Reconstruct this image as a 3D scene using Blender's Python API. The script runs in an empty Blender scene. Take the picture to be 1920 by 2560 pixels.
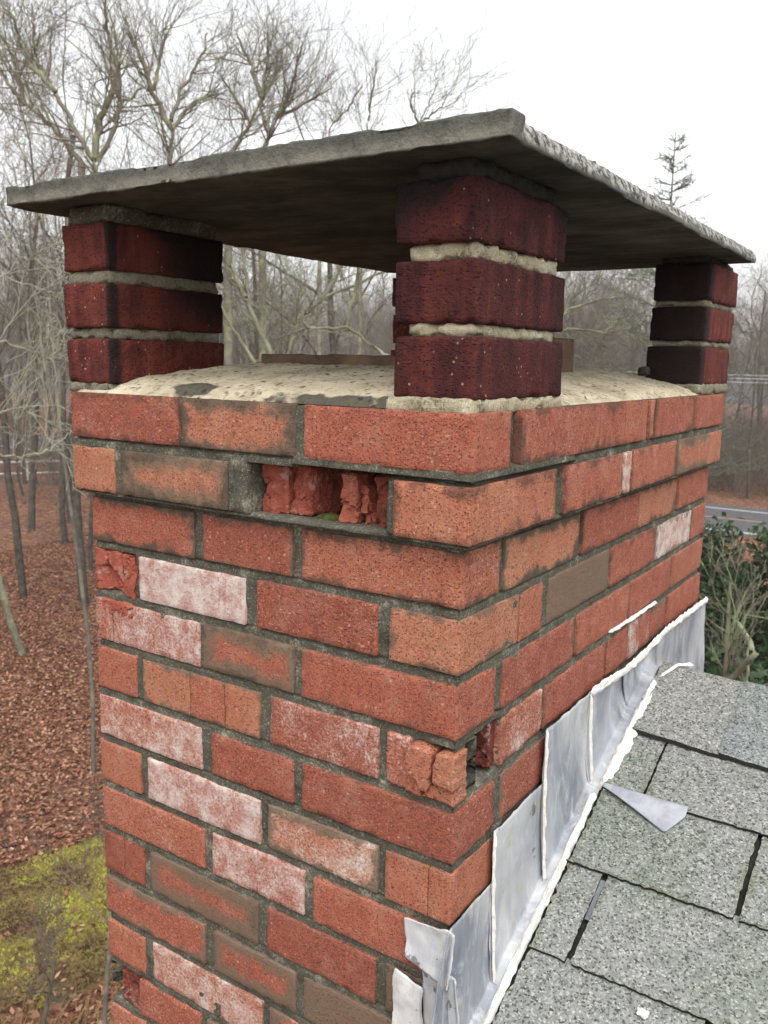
import bpy, math, random
import numpy as np
from mathutils import Vector
R = math.radians
random.seed(7)
S = bpy.context.scene
C = S.collection

# ------------------------------------------------------------------ camera, sky, sun, exposure
cd = bpy.data.cameras.new('camera'); cam = bpy.data.objects.new('camera', cd); C.objects.link(cam)
cam.location = (0.4177, -0.7802, 0.0490)
cam.rotation_euler = (1.3992, -0.0192, 0.5894)
cd.sensor_fit = 'VERTICAL'; cd.sensor_height = 36; cd.sensor_width = 27
cd.lens = 36 * 2162.77 / 2560
cd.clip_start = 0.02; cd.clip_end = 2000
cd.dof.use_dof = True; cd.dof.focus_distance = 1.02; cd.dof.aperture_fstop = 15
S.camera = cam

SUN_EL, SUN_AZ = R(60), R(-48)      # azimuth from +x towards +y of the direction TO the sun
w = bpy.data.worlds.new('World'); S.world = w; w.use_nodes = True
nt = w.node_tree; nt.nodes.clear()
sky = nt.nodes.new('ShaderNodeTexSky'); sky.sky_type = 'NISHITA'; sky.sun_disc = False
sky.sun_elevation = SUN_EL; sky.sun_rotation = R(90) - SUN_AZ
sky.air_density = 1.0; sky.dust_density = 3.0; sky.ozone_density = 1.0; sky.altitude = 0
hs = nt.nodes.new('ShaderNodeHueSaturation'); hs.inputs['Saturation'].default_value = 0.08
bg = nt.nodes.new('ShaderNodeBackground'); bg.inputs['Strength'].default_value = 0.15
wo = nt.nodes.new('ShaderNodeOutputWorld')
nt.links.new(sky.outputs[0], hs.inputs['Color']); nt.links.new(hs.outputs[0], bg.inputs[0]); nt.links.new(bg.outputs[0], wo.inputs[0])
sd = bpy.data.lights.new('sun', 'SUN'); sd.energy = 0.7; sd.angle = R(40); sd.color = (1.0, 0.96, 0.9)
sun = bpy.data.objects.new('sun', sd); C.objects.link(sun)
tosun = Vector((math.cos(SUN_AZ) * math.cos(SUN_EL), math.sin(SUN_AZ) * math.cos(SUN_EL), math.sin(SUN_EL)))
sun.rotation_euler = tosun.to_track_quat('Z', 'Y').to_euler()
S.view_settings.view_transform = 'Standard'; S.view_settings.look = 'None'
S.view_settings.exposure = 1.1; S.view_settings.gamma = 1.0

# ------------------------------------------------------------------ numpy noise
def _h(ix, iy, iz, seed):
    n = (ix.astype(np.int64) * 73856093) ^ (iy.astype(np.int64) * 19349663) ^ (iz.astype(np.int64) * 83492791) ^ (seed * 2654435)
    n = n & 0xFFFFFFFF
    n = ((n ^ (n >> 15)) * 2246822519) & 0xFFFFFFFF
    n = ((n ^ (n >> 13)) * 3266489917) & 0xFFFFFFFF
    n = n ^ (n >> 16)
    return n / 4294967295.0
def vn(P, s, seed=0):                        # smooth value noise in 0..1
    P = np.asarray(P, float) * s
    i = np.floor(P).astype(np.int64); f = P - i; f = f * f * (3 - 2 * f)
    r = 0
    for a in (0, 1):
        for b in (0, 1):
            for c in (0, 1):
                wgt = (f[..., 0] if a else 1 - f[..., 0]) * (f[..., 1] if b else 1 - f[..., 1]) * (f[..., 2] if c else 1 - f[..., 2])
                r = r + wgt * _h(i[..., 0] + a, i[..., 1] + b, i[..., 2] + c, seed)
    return r
def fbm(P, s, seed=0, o=3):
    r = 0; a = .5; t = 0
    for k in range(o):
        r = r + a * vn(P, s * 2 ** k, seed + k * 17); t += a; a *= .5
    return r / t
def sstep(a, b, x):
    t = np.clip((x - a) / (b - a), 0, 1); return t * t * (3 - 2 * t)

# ------------------------------------------------------------------ mesh helpers
class MB:
    def __init__(s): s.V = []; s.F = []; s.n = 0; s.A = {}; s.T = []
    def add(s, V, F, **at):
        V = np.asarray(V, float); s.V.append(V)
        F = np.asarray(F, np.int64)
        if len(F): (s.F if F.shape[1] == 4 else s.T).append(F + s.n)
        for k, v in at.items():
            v = np.asarray(v, float)
            if k == 'ed': v = np.broadcast_to(v, (len(V),)) if v.ndim == 0 else v
            else: v = np.broadcast_to(v, (len(V), 4))
            s.A.setdefault(k, []).append((s.n, v))
        s.n += len(V)
    def build(s, name, mat, parent=None, smooth=True):
        me = bpy.data.meshes.new(name)
        V = np.concatenate(s.V); q = np.concatenate(s.F) if s.F else np.zeros((0, 4), np.int64)
        t = np.concatenate(s.T) if s.T else np.zeros((0, 3), np.int64)
        me.vertices.add(len(V)); me.vertices.foreach_set('co', V.astype(np.float32).ravel())
        li = np.concatenate([q.ravel(), t.ravel()]).astype(np.int32)
        me.loops.add(len(li)); me.loops.foreach_set('vertex_index', li)
        st = np.concatenate([np.arange(len(q)) * 4, len(q) * 4 + np.arange(len(t)) * 3]).astype(np.int32)
        me.polygons.add(len(st)); me.polygons.foreach_set('loop_start', st)
        me.polygons.foreach_set('use_smooth', np.full(len(st), smooth))
        for k, L in s.A.items():
            if k == 'ed':
                a = me.attributes.new(k, 'FLOAT', 'POINT'); d = np.ones(len(V))
                for o, v in L: d[o:o + len(v)] = v
                a.data.foreach_set('value', d.astype(np.float32))
            else:
                a = me.attributes.new(k, 'FLOAT_COLOR', 'POINT'); d = np.zeros((len(V), 4))
                for o, v in L: d[o:o + len(v)] = v
                a.data.foreach_set('color', d.astype(np.float32).ravel())
        me.update(calc_edges=True); me.validate()
        me.materials.append(mat)
        o = bpy.data.objects.new(name, me); C.objects.link(o)
        if parent: o.parent = parent
        return o
def tag(o, label=None, cat=None, group=None, kind=None):
    if label: o['label'] = label
    if cat: o['category'] = cat
    if group: o['group'] = group
    if kind: o['kind'] = kind
    return o
def empty(name, loc=(0, 0, 0)):
    o = bpy.data.objects.new(name, None); C.objects.link(o); o.location = loc; o.empty_display_size = .1; return o
def copy_tree(o, parent=None):
    c = o.copy(); C.objects.link(c)
    if parent: c.parent = parent
    for ch in list(o.children): copy_tree(ch, c)
    return c
def gridfaces(nu, nv, flip=False, closeu=False):
    i, j = np.meshgrid(np.arange(nu if closeu else nu - 1), np.arange(nv - 1), indexing='ij')
    i2 = (i + 1) % nu
    a, b, c, d = i * nv + j, i2 * nv + j, i2 * nv + j + 1, i * nv + j + 1
    F = np.stack([a, b, c, d], -1).reshape(-1, 4)
    return F[:, ::-1] if flip else F
def lattice(xs, ys, zs):
    """surface of a box lattice -> verts, quads, boundary count per vertex"""
    nx, ny, nz = len(xs), len(ys), len(zs)
    I, J, K = np.meshgrid(np.arange(nx), np.arange(ny), np.arange(nz), indexing='ij')
    bx = ((I == 0) | (I == nx - 1)); by = ((J == 0) | (J == ny - 1)); bz = ((K == 0) | (K == nz - 1))
    m = bx | by | bz
    idx = np.full(m.shape, -1); idx[m] = np.arange(m.sum())
    V = np.stack([np.asarray(xs)[I[m]], np.asarray(ys)[J[m]], np.asarray(zs)[K[m]]], -1)
    F = []
    def q(A, flip):
        f = np.stack([A[:-1, :-1], A[1:, :-1], A[1:, 1:], A[:-1, 1:]], -1).reshape(-1, 4)
        F.append(f[:, ::-1] if flip else f)
    q(idx[:, :, 0], True); q(idx[:, :, -1], False)
    q(idx[:, 0, :], False); q(idx[:, -1, :], True)
    q(idx[0], True); q(idx[-1], False)
    return V, np.concatenate(F), (bx.astype(int) + by + bz)[m]
def lin(a, b, res, rad):
    n = max(2, int(round((b - a - 2 * rad) / res)) + 1)
    return np.concatenate([[a], np.linspace(a + rad, b - rad, n), [b]])
def rbox(lo, hi, res=.006, rad=.002, rough=.0006, chip=.002, seed=0, noise_scale=90, open=None):
    """worn rounded block: returns verts, faces, distance to nearest face-edge"""
    lo = np.array(lo, float); hi = np.array(hi, float)
    res = np.broadcast_to(res, 3)
    V, F, bc = lattice(*[lin(lo[k], hi[k], res[k], rad) for k in range(3)])
    cl = np.clip(V, lo + rad, hi - rad); d = V - cl; L = np.linalg.norm(d, axis=1, keepdims=True)
    d = d / np.maximum(L, 1e-9)
    dist = np.sort(np.minimum(V - lo, hi - V), axis=1)[:, 1]
    edge_d = dist
    if open:                                            # faces in the open air have no joint along them
        a_, b_ = V - lo, hi - V
        for ax, side in open: (a_ if side < 0 else b_)[:, ax] = 9
        edge_d = np.minimum(a_, b_).min(axis=1)
    V2 = cl + d * rad
    n = fbm(V + seed * .37, noise_scale, seed, 3) - .5
    V2 = V2 + d * (n * 2 * rough)[:, None]
    e = np.exp(-dist / .004)
    c = np.maximum(0, fbm(V + seed, 70, seed + 5, 2) - .5) * 4 * chip * e
    V2 = V2 - d * c[:, None]
    return V2, F, edge_d
def tube(path, rad, k=6, cap=True):
    """tube with per-point radius"""
    P = np.asarray(path, float); n = len(P); r = np.broadcast_to(rad, n)
    T = np.gradient(P, axis=0); T /= np.maximum(np.linalg.norm(T, axis=1, keepdims=True), 1e-9)
    ref = np.where(np.abs(T[:, 2:3]) > .9, np.array([[1., 0, 0]]), np.array([[0, 0, 1.]]))
    if n > 1: ref = np.broadcast_to(ref[0], P.shape)
    U = np.cross(T, ref); U /= np.maximum(np.linalg.norm(U, axis=1, keepdims=True), 1e-9); W = np.cross(T, U)
    a = np.arange(k) * 2 * math.pi / k
    V = P[:, None] + r[:, None, None] * (np.cos(a)[None, :, None] * U[:, None] + np.sin(a)[None, :, None] * W[:, None])
    i, j = np.meshgrid(np.arange(n - 1), np.arange(k), indexing='ij'); j2 = (j + 1) % k
    F = np.stack([i * k + j, i * k + j2, (i + 1) * k + j2, (i + 1) * k + j], -1).reshape(-1, 4)
    V = V.reshape(-1, 3)
    return V, F

# ------------------------------------------------------------------ material helpers
class M:
    def __init__(s, name, rough=.85, spec=.3):
        s.m = bpy.data.materials.new(name); s.m.use_nodes = True; s.t = s.m.node_tree
        s.b = s.t.nodes['Principled BSDF']; s.b.inputs['Roughness'].default_value = rough
        s.b.inputs['Specular IOR Level'].default_value = spec
        s.co = s.t.nodes.new('ShaderNodeTexCoord').outputs['Object']
    def inp(s, sock, v):
        if hasattr(v, 'is_linked') or isinstance(v, bpy.types.NodeSocket): s.t.links.new(v, sock)
        else:
            if sock.type == 'RGBA' and len(v) == 3: v = (*v, 1)
            sock.default_value = v
    def noise(s, scale, detail=3, rough=.6, vec=None, dist=0):
        n = s.t.nodes.new('ShaderNodeTexNoise'); n.inputs['Scale'].default_value = scale; n.inputs['Detail'].default_value = detail
        n.inputs['Roughness'].default_value = rough; n.inputs['Distortion'].default_value = dist
        s.t.links.new(vec or s.co, n.inputs['Vector']); return n.outputs['Fac']
    def vor(s, scale, vec=None, feature='F1', rnd=1):
        n = s.t.nodes.new('ShaderNodeTexVoronoi'); n.inputs['Scale'].default_value = scale; n.feature = feature
        n.inputs['Randomness'].default_value = rnd
        s.t.links.new(vec or s.co, n.inputs['Vector']); return n.outputs['Distance'], (n.outputs['Color'] if feature == 'F1' else None)
    def scale(s, v, k):
        n = s.t.nodes.new('ShaderNodeVectorMath'); n.operation = 'MULTIPLY'; s.t.links.new(v, n.inputs[0]); n.inputs[1].default_value = k; return n.outputs[0]
    def addv(s, a, b):
        n = s.t.nodes.new('ShaderNodeVectorMath'); n.operation = 'ADD'; s.t.links.new(a, n.inputs[0]); s.inp(n.inputs[1], b); return n.outputs[0]
    def math(s, op, a, b=0.0, c=None, clamp=False):
        n = s.t.nodes.new('ShaderNodeMath'); n.operation = op; n.use_clamp = clamp
        s.inp(n.inputs[0], a); s.inp(n.inputs[1], b)
        if c is not None: s.inp(n.inputs[2], c)
        return n.outputs[0]
    def mr(s, v, a, b, c=0.0, d=1.0):
        n = s.t.nodes.new('ShaderNodeMapRange'); n.interpolation_type = 'SMOOTHSTEP'
        s.inp(n.inputs[0], v)
        for i, x in enumerate((a, b, c, d)): s.inp(n.inputs[i + 1], x)
        return n.outputs[0]
    def mix(s, f, a, b, mode='MIX'):
        n = s.t.nodes.new('ShaderNodeMix'); n.data_type = 'RGBA'; n.blend_type = mode
        s.inp(n.inputs[0], f); s.inp(n.inputs[6], a); s.inp(n.inputs[7], b); return n.outputs[2]
    def ramp(s, f, stops):
        n = s.t.nodes.new('ShaderNodeValToRGB'); e = n.color_ramp.elements
        while len(e) < len(stops): e.new(.5)
        for x, (p, c) in zip(e, stops): x.position = p; x.color = (*c, 1)
        s.inp(n.inputs[0], f); return n.outputs[0]
    def attr(s, name):
        n = s.t.nodes.new('ShaderNodeAttribute'); n.attribute_name = name; return n
    def sep(s, c):
        n = s.t.nodes.new('ShaderNodeSeparateColor'); s.t.links.new(c, n.inputs[0]); return n.outputs
    def xyz(s, v=None):
        n = s.t.nodes.new('ShaderNodeSeparateXYZ'); s.t.links.new(v or s.co, n.inputs[0]); return n.outputs
    def rnd(s): return s.t.nodes.new('ShaderNodeObjectInfo').outputs['Random']
    def color(s, c): s.inp(s.b.inputs['Base Color'], c)
    def bump(s, h, strength=.6, dist=.001):
        n = s.t.nodes.new('ShaderNodeBump'); n.inputs['Strength'].default_value = strength; n.inputs['Distance'].default_value = dist
        s.t.links.new(h, n.inputs['Height']); s.t.links.new(n.outputs[0], s.b.inputs['Normal'])

def brick_mat():
    m = M('fired red brick', .82, .25)
    bk = m.attr('bk'); r, g, b = m.sep(bk.outputs['Color'])[:3]; a = bk.outputs['Alpha']; ed = m.attr('ed').outputs['Fac']
    n1 = m.noise(45, 5, .65); n2 = m.noise(420, 3, .7); n3 = m.noise(14, 3)
    tt = m.math('ADD', r, m.math('MULTIPLY', m.math('SUBTRACT', n1, .5), .7), clamp=True)
    col = m.ramp(tt, [(0, (.18, .047, .034)), (.42, (.345, .090, .057)), (.75, (.42, .143, .084)), (1, (.43, .190, .115))])
    col = m.mix(m.mr(n2, .25, .75), m.mix(1.0, col, (.62, .62, .6), 'MULTIPLY'), m.mix(1.0, col, (1.18, 1.15, 1.12), 'MULTIPLY'))
    tan = m.math('MULTIPLY', m.mr(n3, .4, .7), m.mr(r, .5, .9), clamp=True)
    col = m.mix(m.math('MULTIPLY', tan, .5), col, (.36, .20, .11))
    dust = m.mr(m.noise(26, 5, .7, m.addv(m.co, (5.5, 2.2, 9.1))), .48, .68); col = m.mix(m.math('MULTIPLY', dust, .20), col, (.47, .27, .20))
    soot_ = m.mr(m.noise(8, 5, .7, m.addv(m.scale(m.co, (1, 1, .6)), (1.5, 8.2, 3.1))), .56, .74); col = m.mix(m.math('MULTIPLY', soot_, .38), col, (.10, .055, .04))
    vs = m.scale(m.co, (1, 1, 1.7))
    d, vc = m.vor(330, vs); pits = m.math('MULTIPLY', m.mr(d, .42, .2), m.mr(m.sep(vc)[0], .62, .7))
    col = m.mix(m.math('MULTIPLY', pits, .75), col, (.06, .025, .018))
    fl = m.noise(1, 3, .7, m.addv(m.scale(m.co, (210, 210, 330)), (7.3, 1.1, 4.2))); sp = m.mr(m.math('ADD', fl, m.math('MULTIPLY', g, .16)), .60, .70)
    dk = m.noise(1, 3, .7, m.addv(m.scale(m.co, (190, 190, 420)), (27.3, 11.1, 34.2))); pits = m.math('MAXIMUM', pits, m.mr(dk, .59, .68))
    col = m.mix(m.math('MULTIPLY', m.mr(dk, .58, .66), .72), col, (.075, .026, .018))
    wob = m.scale(m.t.nodes[-1].outputs[0], (0, 0, 0)) if False else m.co
    d3, vc3 = m.vor(70); sp3 = m.math('MULTIPLY', m.mr(m.math('ADD', d3, m.math('MULTIPLY', m.math('SUBTRACT', n2, .5), .25)), .16, .07), m.mr(m.sep(vc3)[1], .88, .92))
    col = m.mix(m.math('MULTIPLY', m.math('MULTIPLY', m.math('MAXIMUM', sp, sp3), m.mr(n3, .3, .65, .35, 1.0)), .62), col, (.62, .37, .29))
    # lime bloom
    f = m.math('ADD', m.math('MULTIPLY', g, 1.5), m.math('ADD', m.math('MULTIPLY', m.math('SUBTRACT', n3, .5), 1.3), m.math('MULTIPLY', m.math('SUBTRACT', m.noise(250, 3, .75), .5), 1.6)))
    f = m.math('ADD', f, m.math('MULTIPLY', m.math('SUBTRACT', n1, .5), .8))
    f = m.math('MULTIPLY', m.mr(f, .55, 1.35), m.mr(g, .02, .2))
    bloom = m.mix(m.mr(n1, .38, .62), (.48, .33, .30), (.62, .56, .52))
    col = m.mix(m.math('MULTIPLY', f, .88), col, bloom)
    # cement smeared over the rim of the face
    sm = m.mr(m.math('ADD', m.math('DIVIDE', ed, .02), m.math('ADD', m.math('MULTIPLY', m.math('SUBTRACT', n1, .5), 2.2), m.math('MULTIPLY', m.math('SUBTRACT', n3, .5), 1.8))), m.math('MULTIPLY', b, 1.6), m.math('MULTIPLY', b, .5))
    sm = m.math('MULTIPLY', sm, m.mr(b, .02, .3))
    col = m.mix(m.math('MULTIPLY', sm, .8), col, (.135, .115, .08))
    # black grime from the rims
    gr = m.mr(m.math('ADD', m.math('DIVIDE', ed, .021), m.math('ADD', m.math('MULTIPLY', m.math('SUBTRACT', n1, .5), 2.0), m.math('MULTIPLY', m.math('SUBTRACT', n3, .5), 2.6))), m.math('MULTIPLY', a, 1.25), m.math('MULTIPLY', a, -.35))
    gr = m.math('MULTIPLY', gr, m.mr(a, .02, .35))
    col = m.mix(m.math('MULTIPLY', gr, .62), col, (.05, .038, .029))
    hv = m.t.nodes.new('ShaderNodeHueSaturation'); hv.inputs['Saturation'].default_value = .97; hv.inputs['Hue'].default_value = .504; hv.inputs['Value'].default_value = .96; m.t.links.new(col, hv.inputs['Color']); col = hv.outputs[0]
    m.color(col)
    h = m.math('ADD', m.math('MULTIPLY', n2, .6), m.math('ADD', m.math('MULTIPLY', pits, -.9), m.math('MULTIPLY', m.noise(150, 4, .7), .8)))
    m.bump(h, .8, .0016)
    return m.m
def pier_mat():
    m = M('dark sooty clinker brick', .78, .15)
    bk = m.attr('bk'); r, g, b = m.sep(bk.outputs['Color'])[:3]; a = bk.outputs['Alpha']
    st = m.noise(1, 4, .6, m.scale(m.co, (55, 55, 7))); n1 = m.noise(40, 5, .65); n2 = m.noise(380, 3, .7)
    t = m.math('ADD', r, m.math('MULTIPLY', m.math('SUBTRACT', m.math('ADD', m.math('MULTIPLY', st, .6), m.math('MULTIPLY', n1, .4)), .5), 1.7), clamp=True)
    col = m.ramp(t, [(.05, (.022, .010, .012)), (.42, (.080, .021, .019)), (.75, (.165, .041, .029)), (1, (.24, .068, .042))])
    d2, vc2 = m.vor(170); sp = m.math('MULTIPLY', m.mr(d2, .3, .15), m.mr(m.sep(vc2)[1], .93, .96))
    col = m.mix(m.math('MULTIPLY', sp, .6), col, (.5, .38, .3))
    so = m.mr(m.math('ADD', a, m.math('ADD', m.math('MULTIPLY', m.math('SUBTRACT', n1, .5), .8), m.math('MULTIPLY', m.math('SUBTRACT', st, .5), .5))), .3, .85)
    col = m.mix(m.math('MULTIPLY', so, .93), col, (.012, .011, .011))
    d, vc = m.vor(260, m.scale(m.co, (1, 1, 1.4))); pits = m.math('MULTIPLY', m.mr(d, .45, .2), m.mr(m.sep(vc)[0], .55, .65))
    col = m.mix(m.math('MULTIPLY', pits, .6), col, (.012, .008, .01))
    m.color(col)
    rip = m.noise(1, 4, .65, m.scale(m.co, (130, 130, 240)), 1.2)
    m.bump(m.math('ADD', m.math('MULTIPLY', rip, 1.6), m.math('MULTIPLY', pits, -.8)), .9, .0022)
    return m.m
def raw_mat():
    m = M('broken brick heart', .9, .2)
    bk = m.attr('bk'); r = m.sep(bk.outputs['Color'])[0]
    n1 = m.noise(60, 5, .7); n2 = m.noise(500, 2)
    col = m.ramp(m.math('ADD', r, m.math('MULTIPLY', m.math('SUBTRACT', n1, .5), .9), clamp=True), [(.1, (.09, .024, .017)), (.5, (.30, .080, .052)), (.9, (.43, .16, .10))])
    col = m.mix(m.math('MULTIPLY', m.mr(m.noise(38, 6, .75), .54, .64), .55), col, (.42, .27, .24))
    m.color(col); m.bump(m.math('ADD', n1, m.math('MULTIPLY', n2, .5)), .9, .004)
    return m.m
def mortar_mat(name='weathered grey mortar', lo=(.05, .048, .038), mid=(.092, .087, .066), hi=(.33, .31, .24), w=.005):
    m = M(name, .95, .15)
    n1 = m.noise(28, 5, .65); n2 = m.noise(260, 4, .75); n3 = m.noise(9, 3)
    t = m.math('ADD', m.math('MULTIPLY', n1, .55), m.math('ADD', m.math('MULTIPLY', n2, .35), m.math('MULTIPLY', n3, .25)))
    col = m.ramp(t, [(.46 - w, lo), (.555 - w, mid), (.62 - w, mid), (.73 - w, hi)])
    n4 = m.noise(330, 3, .8); n5 = m.noise(230, 3, .8, m.addv(m.co, (3.1, 5.2, 1.7)))
    col = m.mix(m.math('MULTIPLY', m.mr(n4, .56, .64), .6), col, hi)
    col = m.mix(m.math('MULTIPLY', m.mr(n5, .57, .66), .7), col, lo)
    m.color(col); m.bump(m.math('ADD', n2, m.math('MULTIPLY', m.noise(700, 2), .5)), .9, .0022)
    return m.m
def crown_mat():
    m = M('tan cement wash', .95, .15)
    n1 = m.noise(18, 5, .65); n2 = m.noise(240, 4, .75); n3 = m.noise(6, 4)
    col = m.ramp(n1, [(.3, (.33, .28, .19)), (.55, (.56, .485, .35)), (.75, (.66, .60, .47))])
    d, vc = m.vor(75); s = m.math('MULTIPLY', m.mr(m.math('ADD', d, m.math('MULTIPLY', m.math('SUBTRACT', n2, .5), .3)), .34, .15), m.mr(m.sep(vc)[0], .5, .57))
    col = m.mix(m.math('MULTIPLY', s, .8), col, (.09, .065, .04))
    d, vc = m.vor(260); col = m.mix(m.math('MULTIPLY', m.mr(m.sep(vc)[0], .85, .9), .5), col, (.15, .12, .08))
    bk = m.attr('bk').outputs['Alpha']
    k = m.mr(m.math('ADD', bk, m.math('ADD', m.math('MULTIPLY', m.math('SUBTRACT', n3, .5), 1.1), m.math('MULTIPLY', m.math('SUBTRACT', n1, .5), 1.5))), .62, .85)
    col = m.mix(m.math('MULTIPLY', k, .88), col, (.035, .035, .028))
    col = m.mix(m.math('MULTIPLY', m.mr(m.noise(40, 4, .7), .6, .75), .35), col, (.13, .15, .05))
    m.color(col); m.bump(m.math('ADD', n2, m.math('MULTIPLY', s, -.6)), .9, .003)
    return m.m
def slab_mat():
    m = M('weathered bluestone slab', .9, .2)
    bk = m.attr('bk'); rr, gg, bb = m.sep(bk.outputs['Color'])[:3]
    n1 = m.noise(9, 5, .65); n2 = m.noise(220, 4, .75); n3 = m.noise(30, 5, .7)
    col = m.ramp(n1, [(.3, (.055, .055, .047)), (.5, (.09, .09, .078)), (.72, (.13, .127, .106))])
    col = m.mix(m.mr(n2, .3, .7), m.mix(1.0, col, (.75, .75, .75), 'MULTIPLY'), m.mix(1.0, col, (1.2, 1.2, 1.2), 'MULTIPLY'))
    # pale lime band along the lower half of the edges
    col = m.mix(m.math('MULTIPLY', m.math('MULTIPLY', gg, m.mr(n3, .3, .6)), .75), col, (.24, .23, .185))
    # flaked mossy broken rim
    mo = m.mix(m.mr(m.noise(95, 5, .75), .40, .60), (.03, .029, .024), (.38, .37, .34))
    col = m.mix(bb, col, mo)
    # soot and the shade under the slab, both painted into the underside
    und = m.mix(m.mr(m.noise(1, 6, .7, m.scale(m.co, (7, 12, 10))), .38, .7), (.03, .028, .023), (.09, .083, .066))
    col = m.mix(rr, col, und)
    m.color(col)
    m.bump(m.math('ADD', n2, m.math('MULTIPLY', n3, 1.2)), .8, .0025)
    return m.m
def lead_mat():
    m = M('weathered lead sheet', .55, .4)
    n1 = m.noise(7, 5, .6, m.scale(m.co, (1, 1.6, .6)), .6); n2 = m.noise(30, 5, .7, m.scale(m.co, (1, 1, .4)), .5); n3 = m.noise(22, 5, .7)
    col = m.ramp(n1, [(.36, (.175, .19, .23)), (.5, (.315, .33, .36)), (.62, (.43, .44, .45))])
    col = m.mix(m.math('MULTIPLY', m.mr(n2, .48, .66), .6), col, (.54, .545, .545))
    col = m.mix(m.math('MULTIPLY', m.mr(n3, .54, .68), .55), col, (.33, .32, .25))
    d = m.noise(13, 6, .75); col = m.mix(m.math('MULTIPLY', m.mr(d, .635, .665), .75), col, (.07, .07, .075))
    m.color(col); m.b.inputs['Metallic'].default_value = .1
    m.bump(m.math('ADD', n2, m.math('MULTIPLY', m.noise(16, 3), 1.5)), .5, .003)
    return m.m
def plain(name, c1, c2, scale=30, rough=.85, bump=.001, bs=200, spec=.3, extra=None):
    m = M(name, rough, spec)
    n = m.noise(scale, 5, .65); col = m.mix(m.mr(n, .3, .7), c1, c2)
    if extra: d = m.noise(scale * 3, 5, .7); col = m.mix(m.mr(d, .58, .7), col, extra)
    m.color(col); m.bump(m.noise(bs, 4, .7), .7, bump); return m.m
def shingle_mat():
    m = M('grey granule asphalt shingle', .9, .25)
    d, vc = m.vor(430); c = m.sep(vc)
    g = m.ramp(c[0], [(0, (.03, .032, .03)), (.13, (.05, .053, .05)), (.20, (.155, .162, .153)), (.6, (.215, .222, .21)), (.85, (.27, .28, .262)), (1, (.44, .44, .41))])
    d2, vc2 = m.vor(190); g = m.mix(.22, g, m.ramp(m.sep(vc2)[1], [(0, (.09, .095, .09)), (.5, (.18, .187, .177)), (1, (.32, .33, .31))]))
    sk = m.noise(400, 3, .8); g = m.mix(m.math('MULTIPLY', m.mr(sk, .57, .66), .5), g, (.06, .063, .06))
    bk = m.attr('bk'); r, gg, b = m.sep(bk.outputs['Color'])[:3]
    n = m.noise(4, 4, .6); n5 = m.noise(25, 4, .6)
    g = m.mix(m.mr(m.math('ADD', n, m.math('MULTIPLY', m.math('SUBTRACT', n5, .5), .3)), .5, .72), g, m.mix(1.0, g, (.80, .86, .77), 'MULTIPLY'))
    g = m.mix(m.math('MULTIPLY', r, .5), g, m.mix(1.0, g, (.78, .86, .98), 'MULTIPLY'))
    ed = m.attr('ed').outputs['Fac']
    mo = m.math('MULTIPLY', m.mr(m.math('ADD', m.math('DIVIDE', ed, .012), m.math('MULTIPLY', m.math('SUBTRACT', n5, .5), 2.2)), .8, .2), m.mr(n, .45, .6))
    g = m.mix(m.math('MULTIPLY', mo, .35), g, (.10, .105, .05))
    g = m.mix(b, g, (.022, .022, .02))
    m.color(g); m.bump(m.math('ADD', m.math('MULTIPLY', d, -1), m.math('MULTIPLY', m.noise(300, 2), .6)), .45, .0015)
    return m.m
def bark_mat(name, c1, c2, lichen, amt):
    m = M(name, .95, .1)
    n = m.noise(6, 5, .65); n2 = m.noise(2.2, 4, .6)
    col = m.mix(m.mr(n, .3, .7), c1, c2); col = m.mix(m.math('MULTIPLY', m.mr(n2, .62 - amt * .35, .8 - amt * .35), .85), col, lichen)
    m.color(col); m.bump(m.noise(25, 4, .7), .6, .02); return m.m
def ground_mat():
    m = M('fallen oak leaf litter', .9, .15)
    wv = m.addv(m.co, m.scale(m.t.nodes.new('ShaderNodeTexNoise').outputs['Color'], (.0, .0, .0)))
    d, vc = m.vor(9, wv); c = m.sep(vc)
    col = m.ramp(c[0], [(0, (.045, .021, .015)), (.3, (.11, .047, .029)), (.6, (.19, .088, .052)), (.85, (.27, .14, .085)), (1, (.37, .23, .15))])
    n = m.noise(.35, 5, .65); n2 = m.noise(1.6, 5, .7)
    col = m.mix(m.math('MULTIPLY', m.mr(n, .45, .7), .55), col, (.12, .06, .04)); col = m.mix(m.math('MULTIPLY', m.mr(n2, .55, .75), .5), col, (.10, .085, .035))
    m.color(col); m.bump(d, .8, .08); return m.m
def lawn_mat():
    m = M('mossy winter lawn', .9, .1)
    n = m.noise(2.1, 6, .74); n2 = m.noise(14, 5, .78); n3 = m.noise(.5, 3)
    col = m.ramp(m.math('ADD', m.math('MULTIPLY', n, .7), m.math('MULTIPLY', n2, .35)), [(.42, (.085, .055, .03)), (.525, (.17, .12, .05)), (.575, (.21, .175, .05)), (.66, (.33, .335, .045))])
    m.color(col); m.bump(n2, .8, .05); return m.m

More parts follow.
